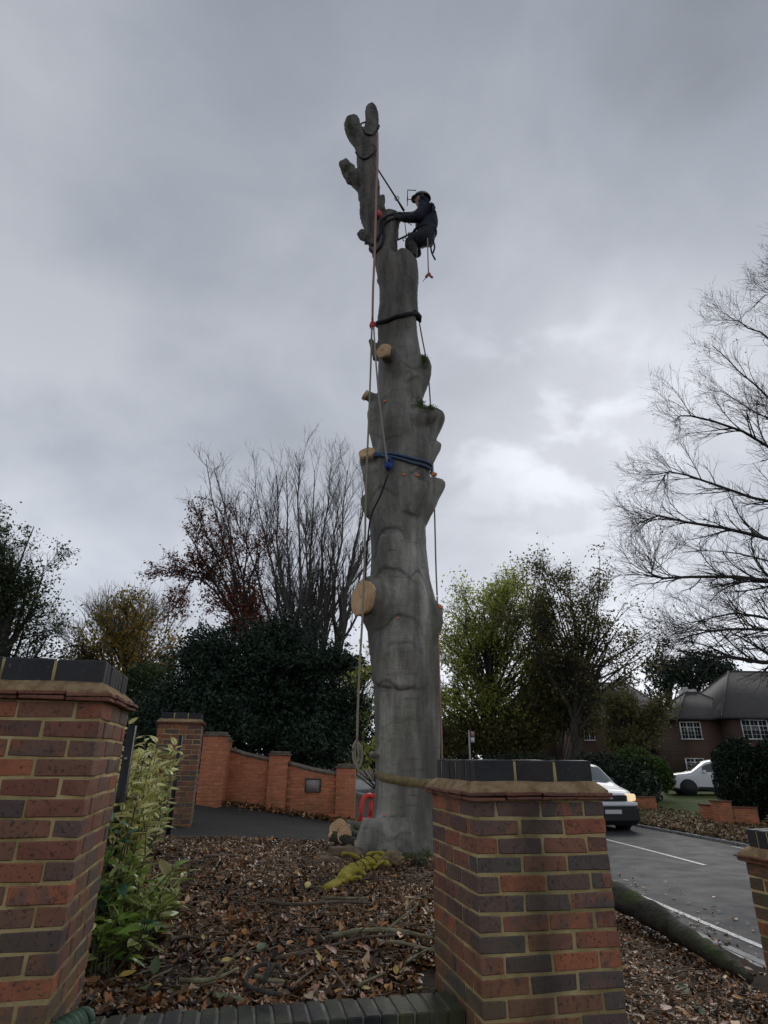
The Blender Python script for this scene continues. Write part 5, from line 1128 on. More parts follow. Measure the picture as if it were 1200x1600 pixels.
def vehicle(name, label, cat, loc, rz, zt, hw, sill, belt, wheels, wr, glass, lamp, panels):
    """zt: list of (y, top z); body is a lofted shell, y runs from nose (0) backwards"""
    root = thing(name, loc, label, cat, None, rz); ys_ = [q[0] for q in zt]; Ln = ys_[-1]
    def top(y): return float(np.interp(y, ys_, [q[1] for q in zt]))
    def halfw(y):
        q = min(y, Ln - y) / 0.55; return hw * (0.80 + 0.20 * math.sin(min(1, max(0, q)) * math.pi / 2))
    def pt(y, a_, off=0.0):
        """a_ in -1..1 across the shell: |a|>0.5 flank, else roof"""
        T = top(y); W = halfw(y); s_ = 1 if a_ >= 0 else -1; q = abs(a_); zb_ = sill + (0.12 if y < 0.15 or y > Ln - .15 else 0)
        B = min(belt, T - 0.06)
        if q > 0.62: f = (q - 0.62) / 0.38; z = B + (zb_ - B) * f; x = W * (1 - 0.05 * f * f - 0.0)
        elif q > 0.32:
            f = (q - 0.32) / 0.30; tum = 0.16 * max(0, T - B); z = T - 0.045 + (B - T + 0.045) * f; x = W - tum + tum * f
        else:
            f = q / 0.32; tum = 0.16 * max(0, T - B); x = (W - tum) * f; z = T - 0.045 * f ** 3
        return Vector((s_ * (x + off * (q > 0.3)), y - (off if y < 1.9 else 0) * 0.6, z + off * (q <= 0.62)))
    ya = np.unique(np.concatenate([np.linspace(0, Ln, 44), ys_])); aa = np.concatenate([np.linspace(-1, -.62, 5), np.linspace(-.62, -.32, 6)[1:], np.linspace(-.32, .32, 11)[1:], np.linspace(.32, .62, 6)[1:], np.linspace(.62, 1, 5)[1:]])
    V = [tuple(pt(y, a_)) for y in ya for a_ in aa]; m = len(aa); n = len(ya)
    F = [[j * m + i, j * m + i + 1, (j + 1) * m + i + 1, (j + 1) * m + i] for j in range(n - 1) for i in range(m - 1)]
    ends = [[i for i in range(m)], [(n - 1) * m + i for i in range(m)][::-1]]
    V.append((0, 0.05, sill)); V.append((0, Ln - .05, sill))
    bd = obj('body', V, [np.array(F), np.array(ends)], M_CARW, root, True, False)
    V, F = box(-hw * .93, hw * .93, 0.12, Ln - .12, sill - .12, sill + .04); obj('underbody', V, F, M_CARB, root, False, False)
    for (nm, y0, y1, a0, a1, mt, off) in panels:
        yy = np.linspace(y0, y1, 9); av = np.linspace(a0, a1, 9); V = [tuple(pt(y, a_, off)) for y in yy for a_ in av]
        obj(nm, V, [np.array([[j * 9 + i, j * 9 + i + 1, (j + 1) * 9 + i + 1, (j + 1) * 9 + i] for j in range(8) for i in range(8)])], mt, root, True, False)
    for y in wheels:
        for s_ in (-1, 1):
            c0 = Vector((s_ * (hw - .10), y, wr)); V, F = tube([c0 + Vector((-s_ * .02 - .10, 0, 0)), c0 + Vector((-.085, 0, 0)), c0 + Vector((.085, 0, 0)), c0 + Vector((.105, 0, 0))], [wr * .93, wr, wr, wr * .93], 24); wh = obj('wheel', V, F, M_TYRE, root, False, False)
            V, F = tube([c0 + Vector((s_ * .085, 0, 0)), c0 + Vector((s_ * .115, 0, 0))], wr * .62, 20); obj('rim', V, F, M_RIM, wh, False, False)
            c1 = Vector((s_ * (hw * .96), y, wr)); V, F = tube([c1 - Vector((s_ * .2, 0, 0)), c1 + Vector((s_ * .052, 0, 0))], wr * 1.14, 24); obj('wheel_arch', V, F, M_CARB, root, False, False)
    return root, pt
vb = G(966, 1296, ZR + .02)
vdir = (road_x(22) - road_x(17)) / 5.0
van, vpt = vehicle('white_van', 'white panel van driving towards the pillar with a headlamp lit', 'van', (road_x(19.6) + 1.30, 19.3, ZR + .015), math.atan(-vdir), [(0, .52), (.04, .80), (.12, .98), (.35, 1.08), (.95, 1.20), (1.15, 1.27), (1.85, 1.72), (2.1, 1.80), (3.0, 1.85), (4.3, 1.84), (4.42, 1.70), (4.48, .6)], 0.90, .28, 1.12, (.85, 3.45), .32, M_CGL, True,
    [('windscreen', 1.22, 1.84, -.30, .30, M_CGL, .012), ('side_window', 1.75, 2.45, -.56, -.36, M_CGD, .01), ('side_window', 1.75, 2.45, .36, .56, M_CGD, .01)])
def vbox(root, name, x0, x1, y0, y1, z0, z1, mat, bev=.03):
    me_ = bbox_bev(x1 - x0, y1 - y0, z1 - z0, min(bev, (y1 - y0) * .4, (z1 - z0) * .4)); me_.materials.append(mat); o_ = link(name, me_, None, root, False); o_.location = ((x0 + x1) / 2, (y0 + y1) / 2, (z0 + z1) / 2); return o_
vbox(van, 'bumper', -.86, .86, -.10, .30, .24, .66, M_CARB, .06); vbox(van, 'grille', -.54, .54, -.035, .1, .80, .955, M_CARB, .02); vbox(van, 'bumper_strip', -.84, .84, -.07, .12, .665, .775, M_CARW, .03)
vbox(van, 'number_plate', -.26, .26, -.125, -.101, .47, .58, simple('plate_white', (0.50, 0.50, 0.48), (0.60, 0.60, 0.58), 30, 0.5), .005)
for s_ in (-1, 1): vbox(van, 'headlamp', s_ * .70 - .14, s_ * .70 + .14, -.02, .22, .80, .99, M_LIT if s_ > 0 else M_LENS, .04); vbox(van, 'mirror', s_ * 1.0 - .09, s_ * 1.0 + .09, 1.5, 1.66, 1.16, 1.38, M_CARB, .03)
vbox(van, 'badge', -.07, .07, -.05, -.036, .85, .90, M_RIM, .004)
for s_ in (-1, 1): vbox(van, 'wiper', s_ * .35 - .3, s_ * .35 + .3, 1.16, 1.19, 1.285, 1.30, M_CARB, .004)
sp0 = P(1041, 1240, 34); sz = gzf(sp0.x, 34)
suv, spt = vehicle('parked_car', 'white estate style car parked on the drive, half hidden by the clipped hedge', 'car', (sp0.x + .05, 33.9, sz + .04), R(-103), [(0, .62), (.05, .86), (.15, .97), (.9, 1.06), (1.15, 1.12), (1.85, 1.58), (2.2, 1.67), (3.6, 1.66), (4.2, 1.45), (4.4, 1.05), (4.46, .6)], 0.92, .32, 1.02, (.85, 3.5), .36, M_CGD, False,
    [('windscreen', 1.18, 1.83, -.29, .29, M_CGD, .012), ('side_window', 1.62, 2.40, -.575, -.37, M_CGD, .01), ('side_window', 2.50, 3.40, -.575, -.37, M_CGD, .01), ('side_window', 1.62, 2.40, .37, .575, M_CGD, .01), ('side_window', 2.50, 3.40, .37, .575, M_CGD, .01)])
for s_ in (-1, 1): vbox(suv, 'headlamp', s_ * .68 - .16, s_ * .68 + .16, -.01, .2, .72, .88, M_LENS, .04); vbox(suv, 'mirror', s_ * 1.0 - .09, s_ * 1.0 + .09, 1.6, 1.75, 1.05, 1.2, M_CARW, .03); vbox(suv, 'sill_trim', s_ * .90 - .04, s_ * .90 + .04, 1.3, 3.05, .30, .42, M_CARB, .01)

# ------------------------------------------------------------------ things on the litter bed
t = NT('mossy_log_bark'); v = t.coord('World'); a = t.noise(v, 4, 6, .65); b = t.noise(v, 2.2, 5, .6)
c = t.ramp(a, [(.3, (.020, .018, .014)), (.55, (.060, .056, .042)), (.75, (.11, .105, .08))]); up = t.n('ShaderNodeSeparateXYZ', {0: t.n('ShaderNodeNewGeometry').outputs['Normal']}).outputs['Z']
c = t.mix(t.math('MULTIPLY', t.ramp(b, [(.45, (0,) * 3), (.6, (.95,) * 3)]), t.ramp(up, [(.1, (0,) * 3), (.6, (1,) * 3)])), c, (.055, .075, .016)); t.bump(t.math('ADD', a, t.noise(v, 30)), .7, .03)
M_LOG = t.fin(c, .85, .25)
def limb(name, label, pts, rad, mat, cat='log', s=16, n=26, amp=.06, ends=True, group=None, sub=None):
    pp = smooth_path(pts, n); rr_ = np.interp(np.linspace(0, len(pts) - 1, n), range(len(pts)), rad); V, F = tube(pp, rr_, s)
    for i in range(len(V)):
        c0 = pp[i // s]; d = Vector(V[i]) - c0; V[i] = list(c0 + d * (1 + amp * 3 * noise.noise(Vector(V[i]) * 3.5 / max(.3, rr_[i // s] * 8)) + amp * noise.noise(Vector(V[i]) * 9)))
    lo = min(pp, key=lambda q: q.z); root = thing(name, (lo.x, lo.y, lo.z - rad[0]), label, cat, group); obj('bark', V, F, mat, root, True)
    return root, pp, rr_
def gp(x, y, dz=0): return Vector((x, y, gzf(x, y) + dz))
A = G(1138, 1516, -1.64); 
limb('mossy_log', 'long mossy felled limb lying beside the pavement behind the middle pillar', [A + Vector((.05, -.22, .0)), A + Vector((0, .1, .05)), A.lerp(Vector((2.46, 8.6, -1.33)), .35) + Vector((.03, 0, .05)), A.lerp(Vector((2.46, 8.6, -1.33)), .7) + Vector((.0, 0, .05)), Vector((2.46, 8.6, -1.33)), Vector((2.25, 10.2, -1.33))], [.04, .07, .105, .130, .15, .16], M_LOG, amp=.10, s=24, n=70)
# sawn log beside the trunk
lg, pp, rr_ = limb('sawn_log', 'short sawn log with pale cut end lying beside the beech trunk', [P(530, 1297, 8.35), P(548, 1299, 8.6), P(590, 1302, 9.1)], [.13, .125, .12], M_LOG, amp=.05)
cut_disc(pp[0], .13, (pp[0] - pp[4]).normalized(), lg)
lg2, pp, rr_ = limb('sawn_log', 'smaller pale sawn log stub resting in front of the larger log', [P(540, 1306, 8.05), P(550, 1309, 8.2), P(566, 1312, 8.4)], [.095, .09, .085], M_LOG, amp=.06)
cut_disc(pp[0], .093, (pp[0] - pp[5]).normalized() + Vector((.2, -.3, .1)), lg2)
lg3, pp, rr_ = limb('sawn_log', 'slim pale sawn branch length lying across the pile beside the trunk', [P(520, 1306, 8.2), P(545, 1314, 8.0), P(562, 1318, 7.9)], [.06, .058, .055], M_LOG, amp=.06)
cut_disc(pp[0], .058, (pp[0] - pp[5]).normalized(), lg3); cut_disc(pp[-1], .054, (pp[-1] - pp[-5]).normalized(), lg3)
# crumpled brown sack
M_SACK = simple('brown_canvas', (.11, .08, .05), (.19, .14, .09), 6, .95, .5, coord='World')
def cloth_lump(name, label, cat, c0, r_, squash, seed, mat, amp=.35, freq=2.2):
    V, F = blob(c0, r_, (40, 24), amp, freq, seed, squash)
    for i in range(len(V)): p = Vector(V[i]); V[i] = list(p + (p - Vector(c0)) * (.16 * noise.noise(p * 11) + .12 * abs(noise.noise(p * 5 + Vector((3, 3, 3))))))
    for i in range(len(V)): V[i][2] = max(V[i][2], gzf(V[i][0], V[i][1]) - .01)
    root = thing(name, (c0[0], c0[1], gzf(c0[0], c0[1])), label, cat); obj('fabric', V, F, mat, root, True); return root
q = P(540, 1332, 7.45); sk = cloth_lump('canvas_sack', 'crumpled brown canvas sack lying beside the beech roots', 'sack', (q.x, q.y, q.z - .02), .15, (1.25, .8, .55), 3, M_SACK)
q = P(512, 1346, 7.2); V, F = blob((q.x, q.y, q.z), .10, (24, 14), .4, 2.5, 7, (1.5, .9, .5)); obj('flap', V, F, M_SACK, sk, True)
# yellow sling bundle bound with dark cord
M_YEL = simple('yellow_sling', (.24, .195, .02), (.40, .33, .045), 9, .9, .5, coord='World')
def GQ(u, v_, dz=.045):
    q = G(u, v_, -1.0)
    for _ in range(3): q = G(u, v_, gzf(q.x, q.y) + dz)
    return q
yb = thing('yellow_sling_bundle', GQ(560, 1362), 'bright yellow lifting sling bundled and bound, lying at the beech roots', 'sling')
pp = smooth_path([GQ(534, 1376), GQ(546, 1362), GQ(560, 1359), GQ(574, 1350), GQ(586, 1350), GQ(593, 1342)], 30); rr_ = np.interp(np.linspace(0, 1, 30), [0, .2, .5, .8, 1], [.030, .058, .070, .066, .04]); rr_ = rr_ * (1 + .16 * np.abs(np.sin(np.arange(30) * .7)))
ps = []
for h in range(9):
    sp = []
    for i, c0 in enumerate(pp):
        T_ = (pp[min(i + 1, 29)] - pp[max(i - 1, 0)]).normalized(); A_ = T_.cross(Vector((0, 0, 1))).normalized(); B_ = T_.cross(A_); a_ = h * 2.4 + i * .16 + .6 * noise.noise(Vector((h, i * .2, 0))); k_ = rr_[i] * (.62 if h else 0) * (1 + .5 * noise.noise(Vector((i * .35, h * 3.1, 1))))
        sp.append(c0 + A_ * math.cos(a_) * k_ * 1.15 + B_ * math.sin(a_) * k_ * .8)
    ps.append(tube(sp, [.030 * (1 + .35 * noise.noise(Vector((i * .5, h * 5.0, 4)))) * (1 if h else 1.3) for i in range(30)], 7))
V, F = merge(ps)
obj('bundle', V, F, M_YEL, yb, True)
for i in (8, 11, 14, 18, 22):
    c0 = pp[i]; T_ = ((pp[i + 1] - pp[i - 1]).normalized() + Vector((.3 * math.sin(i), .4, .4 * math.cos(i * 2)))).normalized(); A_ = T_.cross(Vector((0, 0, 1))).normalized(); B_ = T_.cross(A_); V, F = tube([c0 + (A_ * math.cos(a_) + B_ * math.sin(a_)) * (rr_[i] * 1.12) for a_ in np.linspace(0, 2 * math.pi, 17)], .004, 5); obj('binding', V, F, M_BLACKR, yb, True)
for k, (d0, d1) in enumerate(((0, 0), (3, -3), (-3, 3), (6, 1), (1, 5))):
    V, F = tube(smooth_path([GQ(542, 1370), GQ(534 + d0 * .5, 1376 + d1 * .3), GQ(522 + d0, 1379 + d1), GQ(507 + d0, 1386 + d1 * .6)], 10), [.022] * 6 + [.018] * 4, 6); obj('strand', V, F, M_YEL, yb, True)
for k, (d0, d1) in enumerate(((0, 0), (4, -2), (-3, 3), (-5, 0))):
    V, F = tube(smooth_path([GQ(588, 1347), GQ(592 + d0 * .5, 1338 + d1), GQ(599 + d0, 1327 + d1)], 8), [.035, .035, .035, .034, .032, .03, .03, .025], 7); obj('strand', V, F, M_YEL, yb, True)
rl = random.Random(8)
for k in range(7):
    c0 = GQ(rl.uniform(535, 598), rl.uniform(1342, 1376), .04); r0 = rl.uniform(.05, .11); a0_ = rl.uniform(0, 6.3); V, F = tube(smooth_path([c0 + Vector((r0 * math.cos(a0_ + q_ * .9) * (1 + .3 * rl.random()), r0 * .8 * math.sin(a0_ + q_ * .9), .03 * math.sin(q_ * 1.3) + .01 * k)) for q_ in range(5)], 16), [.016 + .006 * math.sin(i) for i in range(16)], 6); obj('loose_loop', V, F, M_YEL, yb, True)
# straw coloured root debris
M_STRAW = simple('pale_root_debris', (.15, .11, .055), (.28, .21, .12), 14, .9, .6, coord='World')
for i, (u, v_, y, r_, lab) in enumerate(((612, 1342, 7.0, .085, 'pale crumbly lump of sawdust beside the yellow sling at the trunk foot'), (598, 1353, 6.9, .06, 'small pale sawdust clod against the yellow sling'), (655, 1347, 7.1, .06, 'mossy clump of debris at the trunk foot beside the middle pillar'))):
    q = P(u, v_, y); V, F = blob((q.x, q.y, q.z), r_, (26, 14), .7, 3, i + 3, (1.2, 1, .8)); o = obj('sawdust_clod', V, F, M_STRAW if i < 2 else M_LOG, None, True); tag(o, lab, 'debris')
# red plastic barrier standing behind the trunk
M_REDB = simple('red_barrier_plastic', (.62, .03, .022), (.72, .05, .035), 6, .4)
rbY = 13.0; bA = P(564, 1287, rbY); bz0 = bA.z; rb = thing('plastic_barrier', (bA.x, rbY, bz0), 'red plastic pedestrian barrier standing on the drive behind the trunk', 'barrier')
Hh = P(570, 1243, rbY).z - bz0; dirb = Vector((.80, .60, 0)); 
def bpt(s_, z): return Vector((bA.x, rbY, bz0)) + dirb * s_ + Vector((0, 0, z))
fr = [tube(smooth_path([bpt(.22, Hh), bpt(.10, Hh * .97), bpt(.03, Hh * .82), bpt(0, Hh * .5), bpt(.0, Hh * .14), bpt(.05, .05), bpt(.15, .03), bpt(.22, .10)], 26), .045, 10), tube([bpt(.23, .10), bpt(.235, Hh * .8)], .04, 10), tube([bpt(.2, Hh - .02), bpt(1.1, Hh - .02)], .05, 10), tube([bpt(.2, .12), bpt(1.1, .12)], .045, 10)]
for s_ in (.45, .67, .89, 1.1): fr.append(tube([bpt(s_, .12), bpt(s_, Hh - .03)], .035, 8))
V, F = merge(fr[:2]); obj('end_post', V, F, M_REDB, rb, True); V, F = merge(fr[2:]); obj('panel', V, F, M_REDB, rb, True)
# dark fence posts beside the pillars
M_POST = simple('black_post_paint', (.008, .008, .009), (.018, .018, .02), 12, .5)
for (u, v_, y, hh, lab) in ((207, 1134, 4.15, 1.2, 'black metal fence post fixed behind the tall left hand pillar'), (283, 1149, 9.0, 1.3, 'black metal fence post fixed beside the distant brick pillar')):
    A = P(u, v_, y); root = thing('fence_post', (A.x, A.y, A.z - hh), lab, 'post'); V, F = box(A.x - .024, A.x + .024, A.y - .02, A.y + .02, A.z - hh, A.z); obj('bar', V, F, M_POST, root)
    V, F = tube([(A.x, A.y - .018, A.z - .2), (A.x, A.y - .03, A.z - .2)], .010, 8); obj('bolt', V, F, M_STEEL, root)
# green ridged roll on the coping end
M_GRN = simple('green_ridged_rubber', (.045, .085, .055), (.085, .14, .095), 14, .6, .3, coord='World')
a_ = wall_pt(-1.86, -.20, -1.03); b_ = wall_pt(-1.585, .14, -.948); n_ = 60; pp = [a_.lerp(b_, i / n_) for i in range(n_ + 1)]; rr_ = [.052 * (1 + .09 * math.sin(i * 2.0)) * (1 if i < 57 else .93) for i in range(n_ + 1)]
gr = thing('ridged_roll', wall_pt(-1.62, .0, -1.01), 'green ridged rubber roll lying on the blue coping against the tall pillar', 'roll'); V, F = tube(pp, rr_, 18); obj('roll', V, F, M_GRN, gr, True)
V, F = tube([b_ + Vector((.004, .008, .002)) + (WS * .037 * math.cos(q) + Vector((0, 0, 1)) * .037 * math.sin(q)) for q in np.linspace(0, 2 * math.pi, 17)], .012, 6); obj('rim', V, F, M_GRN, gr, True)

# ------------------------------------------------------------------ fallen leaves, sticks and twigs
LM_LIT = leaf_mat('leaf_litter', [(0, (.016, .010, .006)), (.3, (.046, .027, .014)), (.55, (.108, .056, .023)), (.70, (.165, .080, .031)), (.82, (.21, .086, .036)), (.91, (.25, .145, .055)), (.97, (.30, .21, .12)), (1, (.33, .24, .16))], .1, .42, gain=1.95)
def litter(name, X, Y, rng, size, mat, dz=.012, parent=None, tilt=.55, rnd=None, Z0=None):
    n = len(X); Z = (gz(X, Y) if Z0 is None else Z0) + dz * rng.uniform(.3, 2.2, n); C = np.stack([X, Y, Z], 1); an = rng.uniform(0, 2 * np.pi, n); s_ = size * rng.uniform(.55, 1.4, n)
    d = np.stack([np.cos(an), np.sin(an), rng.normal(0, tilt, n)], 1); d /= np.linalg.norm(d, axis=1, keepdims=True); up = np.array([[0, 0, 1.0]]) + rng.normal(0, tilt * .8, (n, 3))
    a_ = np.cross(d, up); a_ /= np.linalg.norm(a_, axis=1, keepdims=True) + 1e-9; nn = np.cross(a_, d); cu = rng.normal(.12, .22, n)[:, None] * s_[:, None]; w_ = rng.uniform(.22, .36, n)[:, None]; s2 = s_[:, None]
    V = np.stack([C - d * s2 * .5 + nn * cu, C - d * s2 * .12 + a_ * s2 * w_ + nn * cu * .5, C + d * s2 * .22 + a_ * s2 * w_ * .8 + nn * cu * .4, C + d * s2 * .55 + nn * cu * 1.2, C + d * s2 * .22 - a_ * s2 * w_ * .8 + nn * cu * .4, C - d * s2 * .12 - a_ * s2 * w_ + nn * cu * .5, C], 1)
    b0 = (np.arange(n) * 7)[:, None]; F = np.concatenate([b0 + np.array([[0, 1, 6, 5]]), b0 + np.array([[1, 2, 3, 6]]), b0 + np.array([[6, 3, 4, 5]])]); rn = np.repeat(rng.uniform(0, 1, n) if rnd is None else rnd, 7)
    return tag(obj(name, V.reshape(-1, 3), [F], mat, parent, rnd=rn), kind='stuff')
rng = np.random.default_rng(21)
n = 105000; X = rng.uniform(-3.6, 3.0, n); Y = 3.25 + rng.uniform(0, 1, n) ** 1.15 * 6.0
cl = np.array([noise.noise(Vector((x * 1.3, y * 1.3, 2))) for x, y in zip(X, Y)])
ok = ((Y - 3.07) - (X - .43) * math.tan(PHI) > .25) & (Y < 9.12 + .22 * np.sin(X * 3.1) + .15 * np.sin(X * 7.7)) & (cl > -.42 + rng.normal(0, .12, n))
ok &= ~((np.hypot(X - tbase.x, Y - TY) < .42)); ok &= ~((X > 0.2) & (X < 1.15) & (Y < 3.95) & (Y > 3.0))
tone = np.clip(rng.uniform(0, 1, n) ** 1.2 * 1.0 + cl * .38, 0, 1)
LT = litter('leaf_litter', X[ok], Y[ok], rng, np.where(rng.uniform(0, 1, int(ok.sum())) < .7, .039, .060), LM_LIT, .012, tilt=.36, rnd=tone[ok]); tag(LT, 'deep brown carpet of fallen beech leaves round the trunk', 'leaves')
n = 9000; yv = rng.uniform(13.5, 29, n); off = rng.uniform(.1, 1, n) ** 1.6 * 4.2; xv = road_x(yv) + HR - .15 + off
LM_VER = leaf_mat('verge_leaves', [(0, (.06, .04, .022)), (.5, (.15, .10, .05)), (1, (.30, .22, .12))], .1, .5, gain=1.4)
tag(litter('leaf_litter', xv, yv, rng, .11, LM_VER, .02), 'paler scattered leaves on the verge across the road', 'leaves')
n = 2600; xv = rng.uniform(-4.2, -.2, n); yv = 15.1 - np.abs(rng.normal(0, .28, n)); tag(litter('leaf_litter', xv, yv, rng, .09, LM_LIT, .035), 'thin drift of brown leaves along the foot of the orange wall', 'leaves')
n = 420; yv = rng.uniform(6, 12, n); xv = road_x(yv) - HL - .9 + np.abs(rng.normal(0, .8, n)); Zs = None
xk = xv[(xv < road_x(yv) - HL)]; yk = yv[(xv < road_x(yv) - HL)]
tag(litter('leaf_litter', xk, yk, rng, .06, LM_LIT, .045), 'sparse wet leaves on the narrow pavement beside the kerb', 'leaves')
n = 420; yv = rng.uniform(5.5, 14, n); off = np.abs(rng.normal(0, .55, n)) + .05; q_ = off / (HL + HR)
tag(litter('leaf_litter', road_x(yv) - HL + off, yv, rng, .06, LM_LIT, .010, tilt=.15, Z0=ZR + .03 * (1 - (2 * q_ - 1) ** 2) + .004), 'dark wet leaves stuck on the road along the near kerb', 'leaves')
LM_DUST = leaf_mat('sawdust_chips', [(0, (.20, .11, .055)), (.5, (.34, .20, .11)), (1, (.52, .36, .22))], .0, .8)
n = 2600; an = rng.uniform(-2.6, .3, n); rd = .5 + np.abs(rng.normal(0, .55, n)); xs_ = tbase.x + .25 + rd * np.cos(an) * .8; yk_ = TY + rd * np.sin(an) * 1.3
tag(litter('sawdust', xs_, yk_, rng, .020, LM_DUST, .028, tilt=.3), 'pale sawdust and wood chips sprinkled round the foot of the beech', 'sawdust')
# fine twigs through the litter
n = 5200; X = rng.uniform(-2.8, 2.6, n); Y = rng.uniform(3.5, 9, n); ok = ((Y - 3.07) - (X - .43) * math.tan(PHI) > .35) & ~((X > 0.15) & (X < 1.2) & (Y < 4.0)) & (np.hypot(X - tbase.x, Y - TY) > .5); X, Y = X[ok], Y[ok]; n = len(X)
an = rng.uniform(0, 2 * np.pi, n); L_ = rng.uniform(.05, .22, n); a = np.stack([X, Y, gz(X, Y) + .03], 1); b = a + np.stack([np.cos(an) * L_, np.sin(an) * L_, rng.normal(0, .02, n)], 1); V, F = tubes(bez(a, (a + b) / 2 + rng.normal(0, .012, (n, 3)), b, 4), np.repeat(rng.uniform(.0018, .005, n)[:, None], 4, 1), 4)
o = obj('twig_scatter', V, F, simple('twig_bark', (.07, .05, .035), (.26, .20, .14), 9, .85, coord='World'), None, True); tag(o, 'fine broken twigs scattered through the leaf litter', 'twigs', kind='stuff')
M_STICK = simple('stick_bark', (.07, .052, .038), (.19, .15, .11), 8, .85, .5, coord='World'); M_STICKG = simple('lichened_stick', (.11, .11, .055), (.30, .28, .18), 10, .9, .5, coord='World')
STICKS = [([(415, 1408), (445, 1413), (480, 1412), (515, 1410), (545, 1408)], 7, M_STICK, 'long dark bent stick across the middle of the leaf litter'),
          ([(430, 1498), (470, 1488), (510, 1480), (560, 1466), (600, 1462), (640, 1460)], 6, M_STICK, 'long thin stick lying from the middle of the litter toward the pillar'),
          ([(520, 1462), (560, 1455), (600, 1453), (640, 1458), (678, 1466)], 9, M_STICKG, 'thick lichened branch lying against the middle pillar'),
          ([(590, 1472), (630, 1474), (678, 1486)], 7, M_STICKG, 'grey green branch below the thick lichened one by the pillar'),
          ([(500, 1410), (540, 1409), (580, 1411)], 6, M_STICK, 'dark stick crossing behind the mid litter'), ([(505, 1402), (540, 1404), (575, 1403)], 5, M_STICKG, 'straight pale stick in the litter below the yellow sling'),
          ([(280, 1532), (320, 1532), (345, 1526), (372, 1513)], 8, M_STICKG, 'yellowish lichened stick near the coping wall'), ([(455, 1545), (470, 1530), (490, 1515)], 5, M_STICK, 'short dark stick leaning in the litter near the coping'),
          ([(520, 1515), (535, 1535), (545, 1552)], 4, M_STICK, 'thin dark stick pointing at the blue coping'), ([(560, 1540), (580, 1530), (602, 1520)], 6, M_STICKG, 'short grey stick in the litter near the pillar foot'),
          ([(400, 1525), (420, 1532), (445, 1533)], 8, M_STICKG, 'stubby mossy stick end in the near litter'), ([(320, 1338), (350, 1336), (380, 1338)], 5, M_STICK, 'short dark stick at the drive edge of the litter'),
          ([(635, 1503), (660, 1488), (678, 1480)], 5, M_STICKG, 'pale twig propped against the pillar side'), ([(265, 1468), (290, 1463), (312, 1466)], 6, M_STICK, 'short dark stick beside the small green plants')]
LZ = -1.03
for k, (pts, wpx, mt, lab) in enumerate(STICKS):
    pp = [];
    for (u, v_) in pts:
        q = G(u, v_, LZ)
        q = G(u, v_, gzf(q.x, q.y) + .05); q = G(u, v_, gzf(q.x, q.y) + .055); pp.append(q)
    pp = smooth_path(pp, 18); w_ = wpx * pp[0].y / 930 / 1.2 * .46; rr_ = np.linspace(w_ * 1.1, w_ * .6, 18); V, F = tube(pp, rr_, 8)
    for i in range(len(V)): c0 = pp[i // 8]; V[i] = list(c0 + (Vector(V[i]) - c0) * (1 + .35 * noise.noise(Vector(V[i]) * 25)))
    lo = pp[0]; root = thing('fallen_stick', (lo.x, lo.y, lo.z - w_), lab, 'stick', 'sticks lying in the leaf litter'); obj('stick', V, F, mt, root, True)
    if k in (1, 2, 6):
        a0 = pp[9]; d = Vector((.1, .09, .05)) if k != 6 else Vector((.06, .05, .06)); V, F = tube([a0, a0 + d, a0 + d * 1.9 + Vector((.02, 0, .01))], [w_ * .6, w_ * .45, w_ * .3], 6); obj('side_shoot', V, F, mt, root, True)
# dark rope end looped on the litter
q = G(408, 1560, -1.0); lr_ = thing('rope_offcut', q, 'dark looped rope end lying behind the blue coping', 'rope'); V, F = tube(smooth_path([q + Vector((.10, -.05, .03)), q + Vector((.02, -.02, .03)), q + Vector((-.08, .02, .05)), q + Vector((-.05, .09, .09)), q + Vector((.01, .08, .10)), q + Vector((.0, .02, .05)), q + Vector((.04, .10, .10)), q + Vector((.09, .09, .05))], 40), .0095, 8); obj('line', V, F, simple('dark_rope', (.03, .028, .024), (.07, .064, .055), 30, .8), lr_, True)
# pale split of wood and chips
wc = thing('wood_chip', G(637, 1408, -1.02), 'pale split piece of wood lying in the litter near the pillar', 'wood'); q = G(642, 1406, -1.0); me_ = bbox_bev(.15, .05, .035, .012, .006, brnd); me_.materials.append(simple('pale_split_wood', (.36, .27, .17), (.48, .38, .26), 14, .8)); o = link('split', me_, None, wc, False); o.location = ROOT[wc].inverted() @ q; o.rotation_euler = (0, 0, -.25)

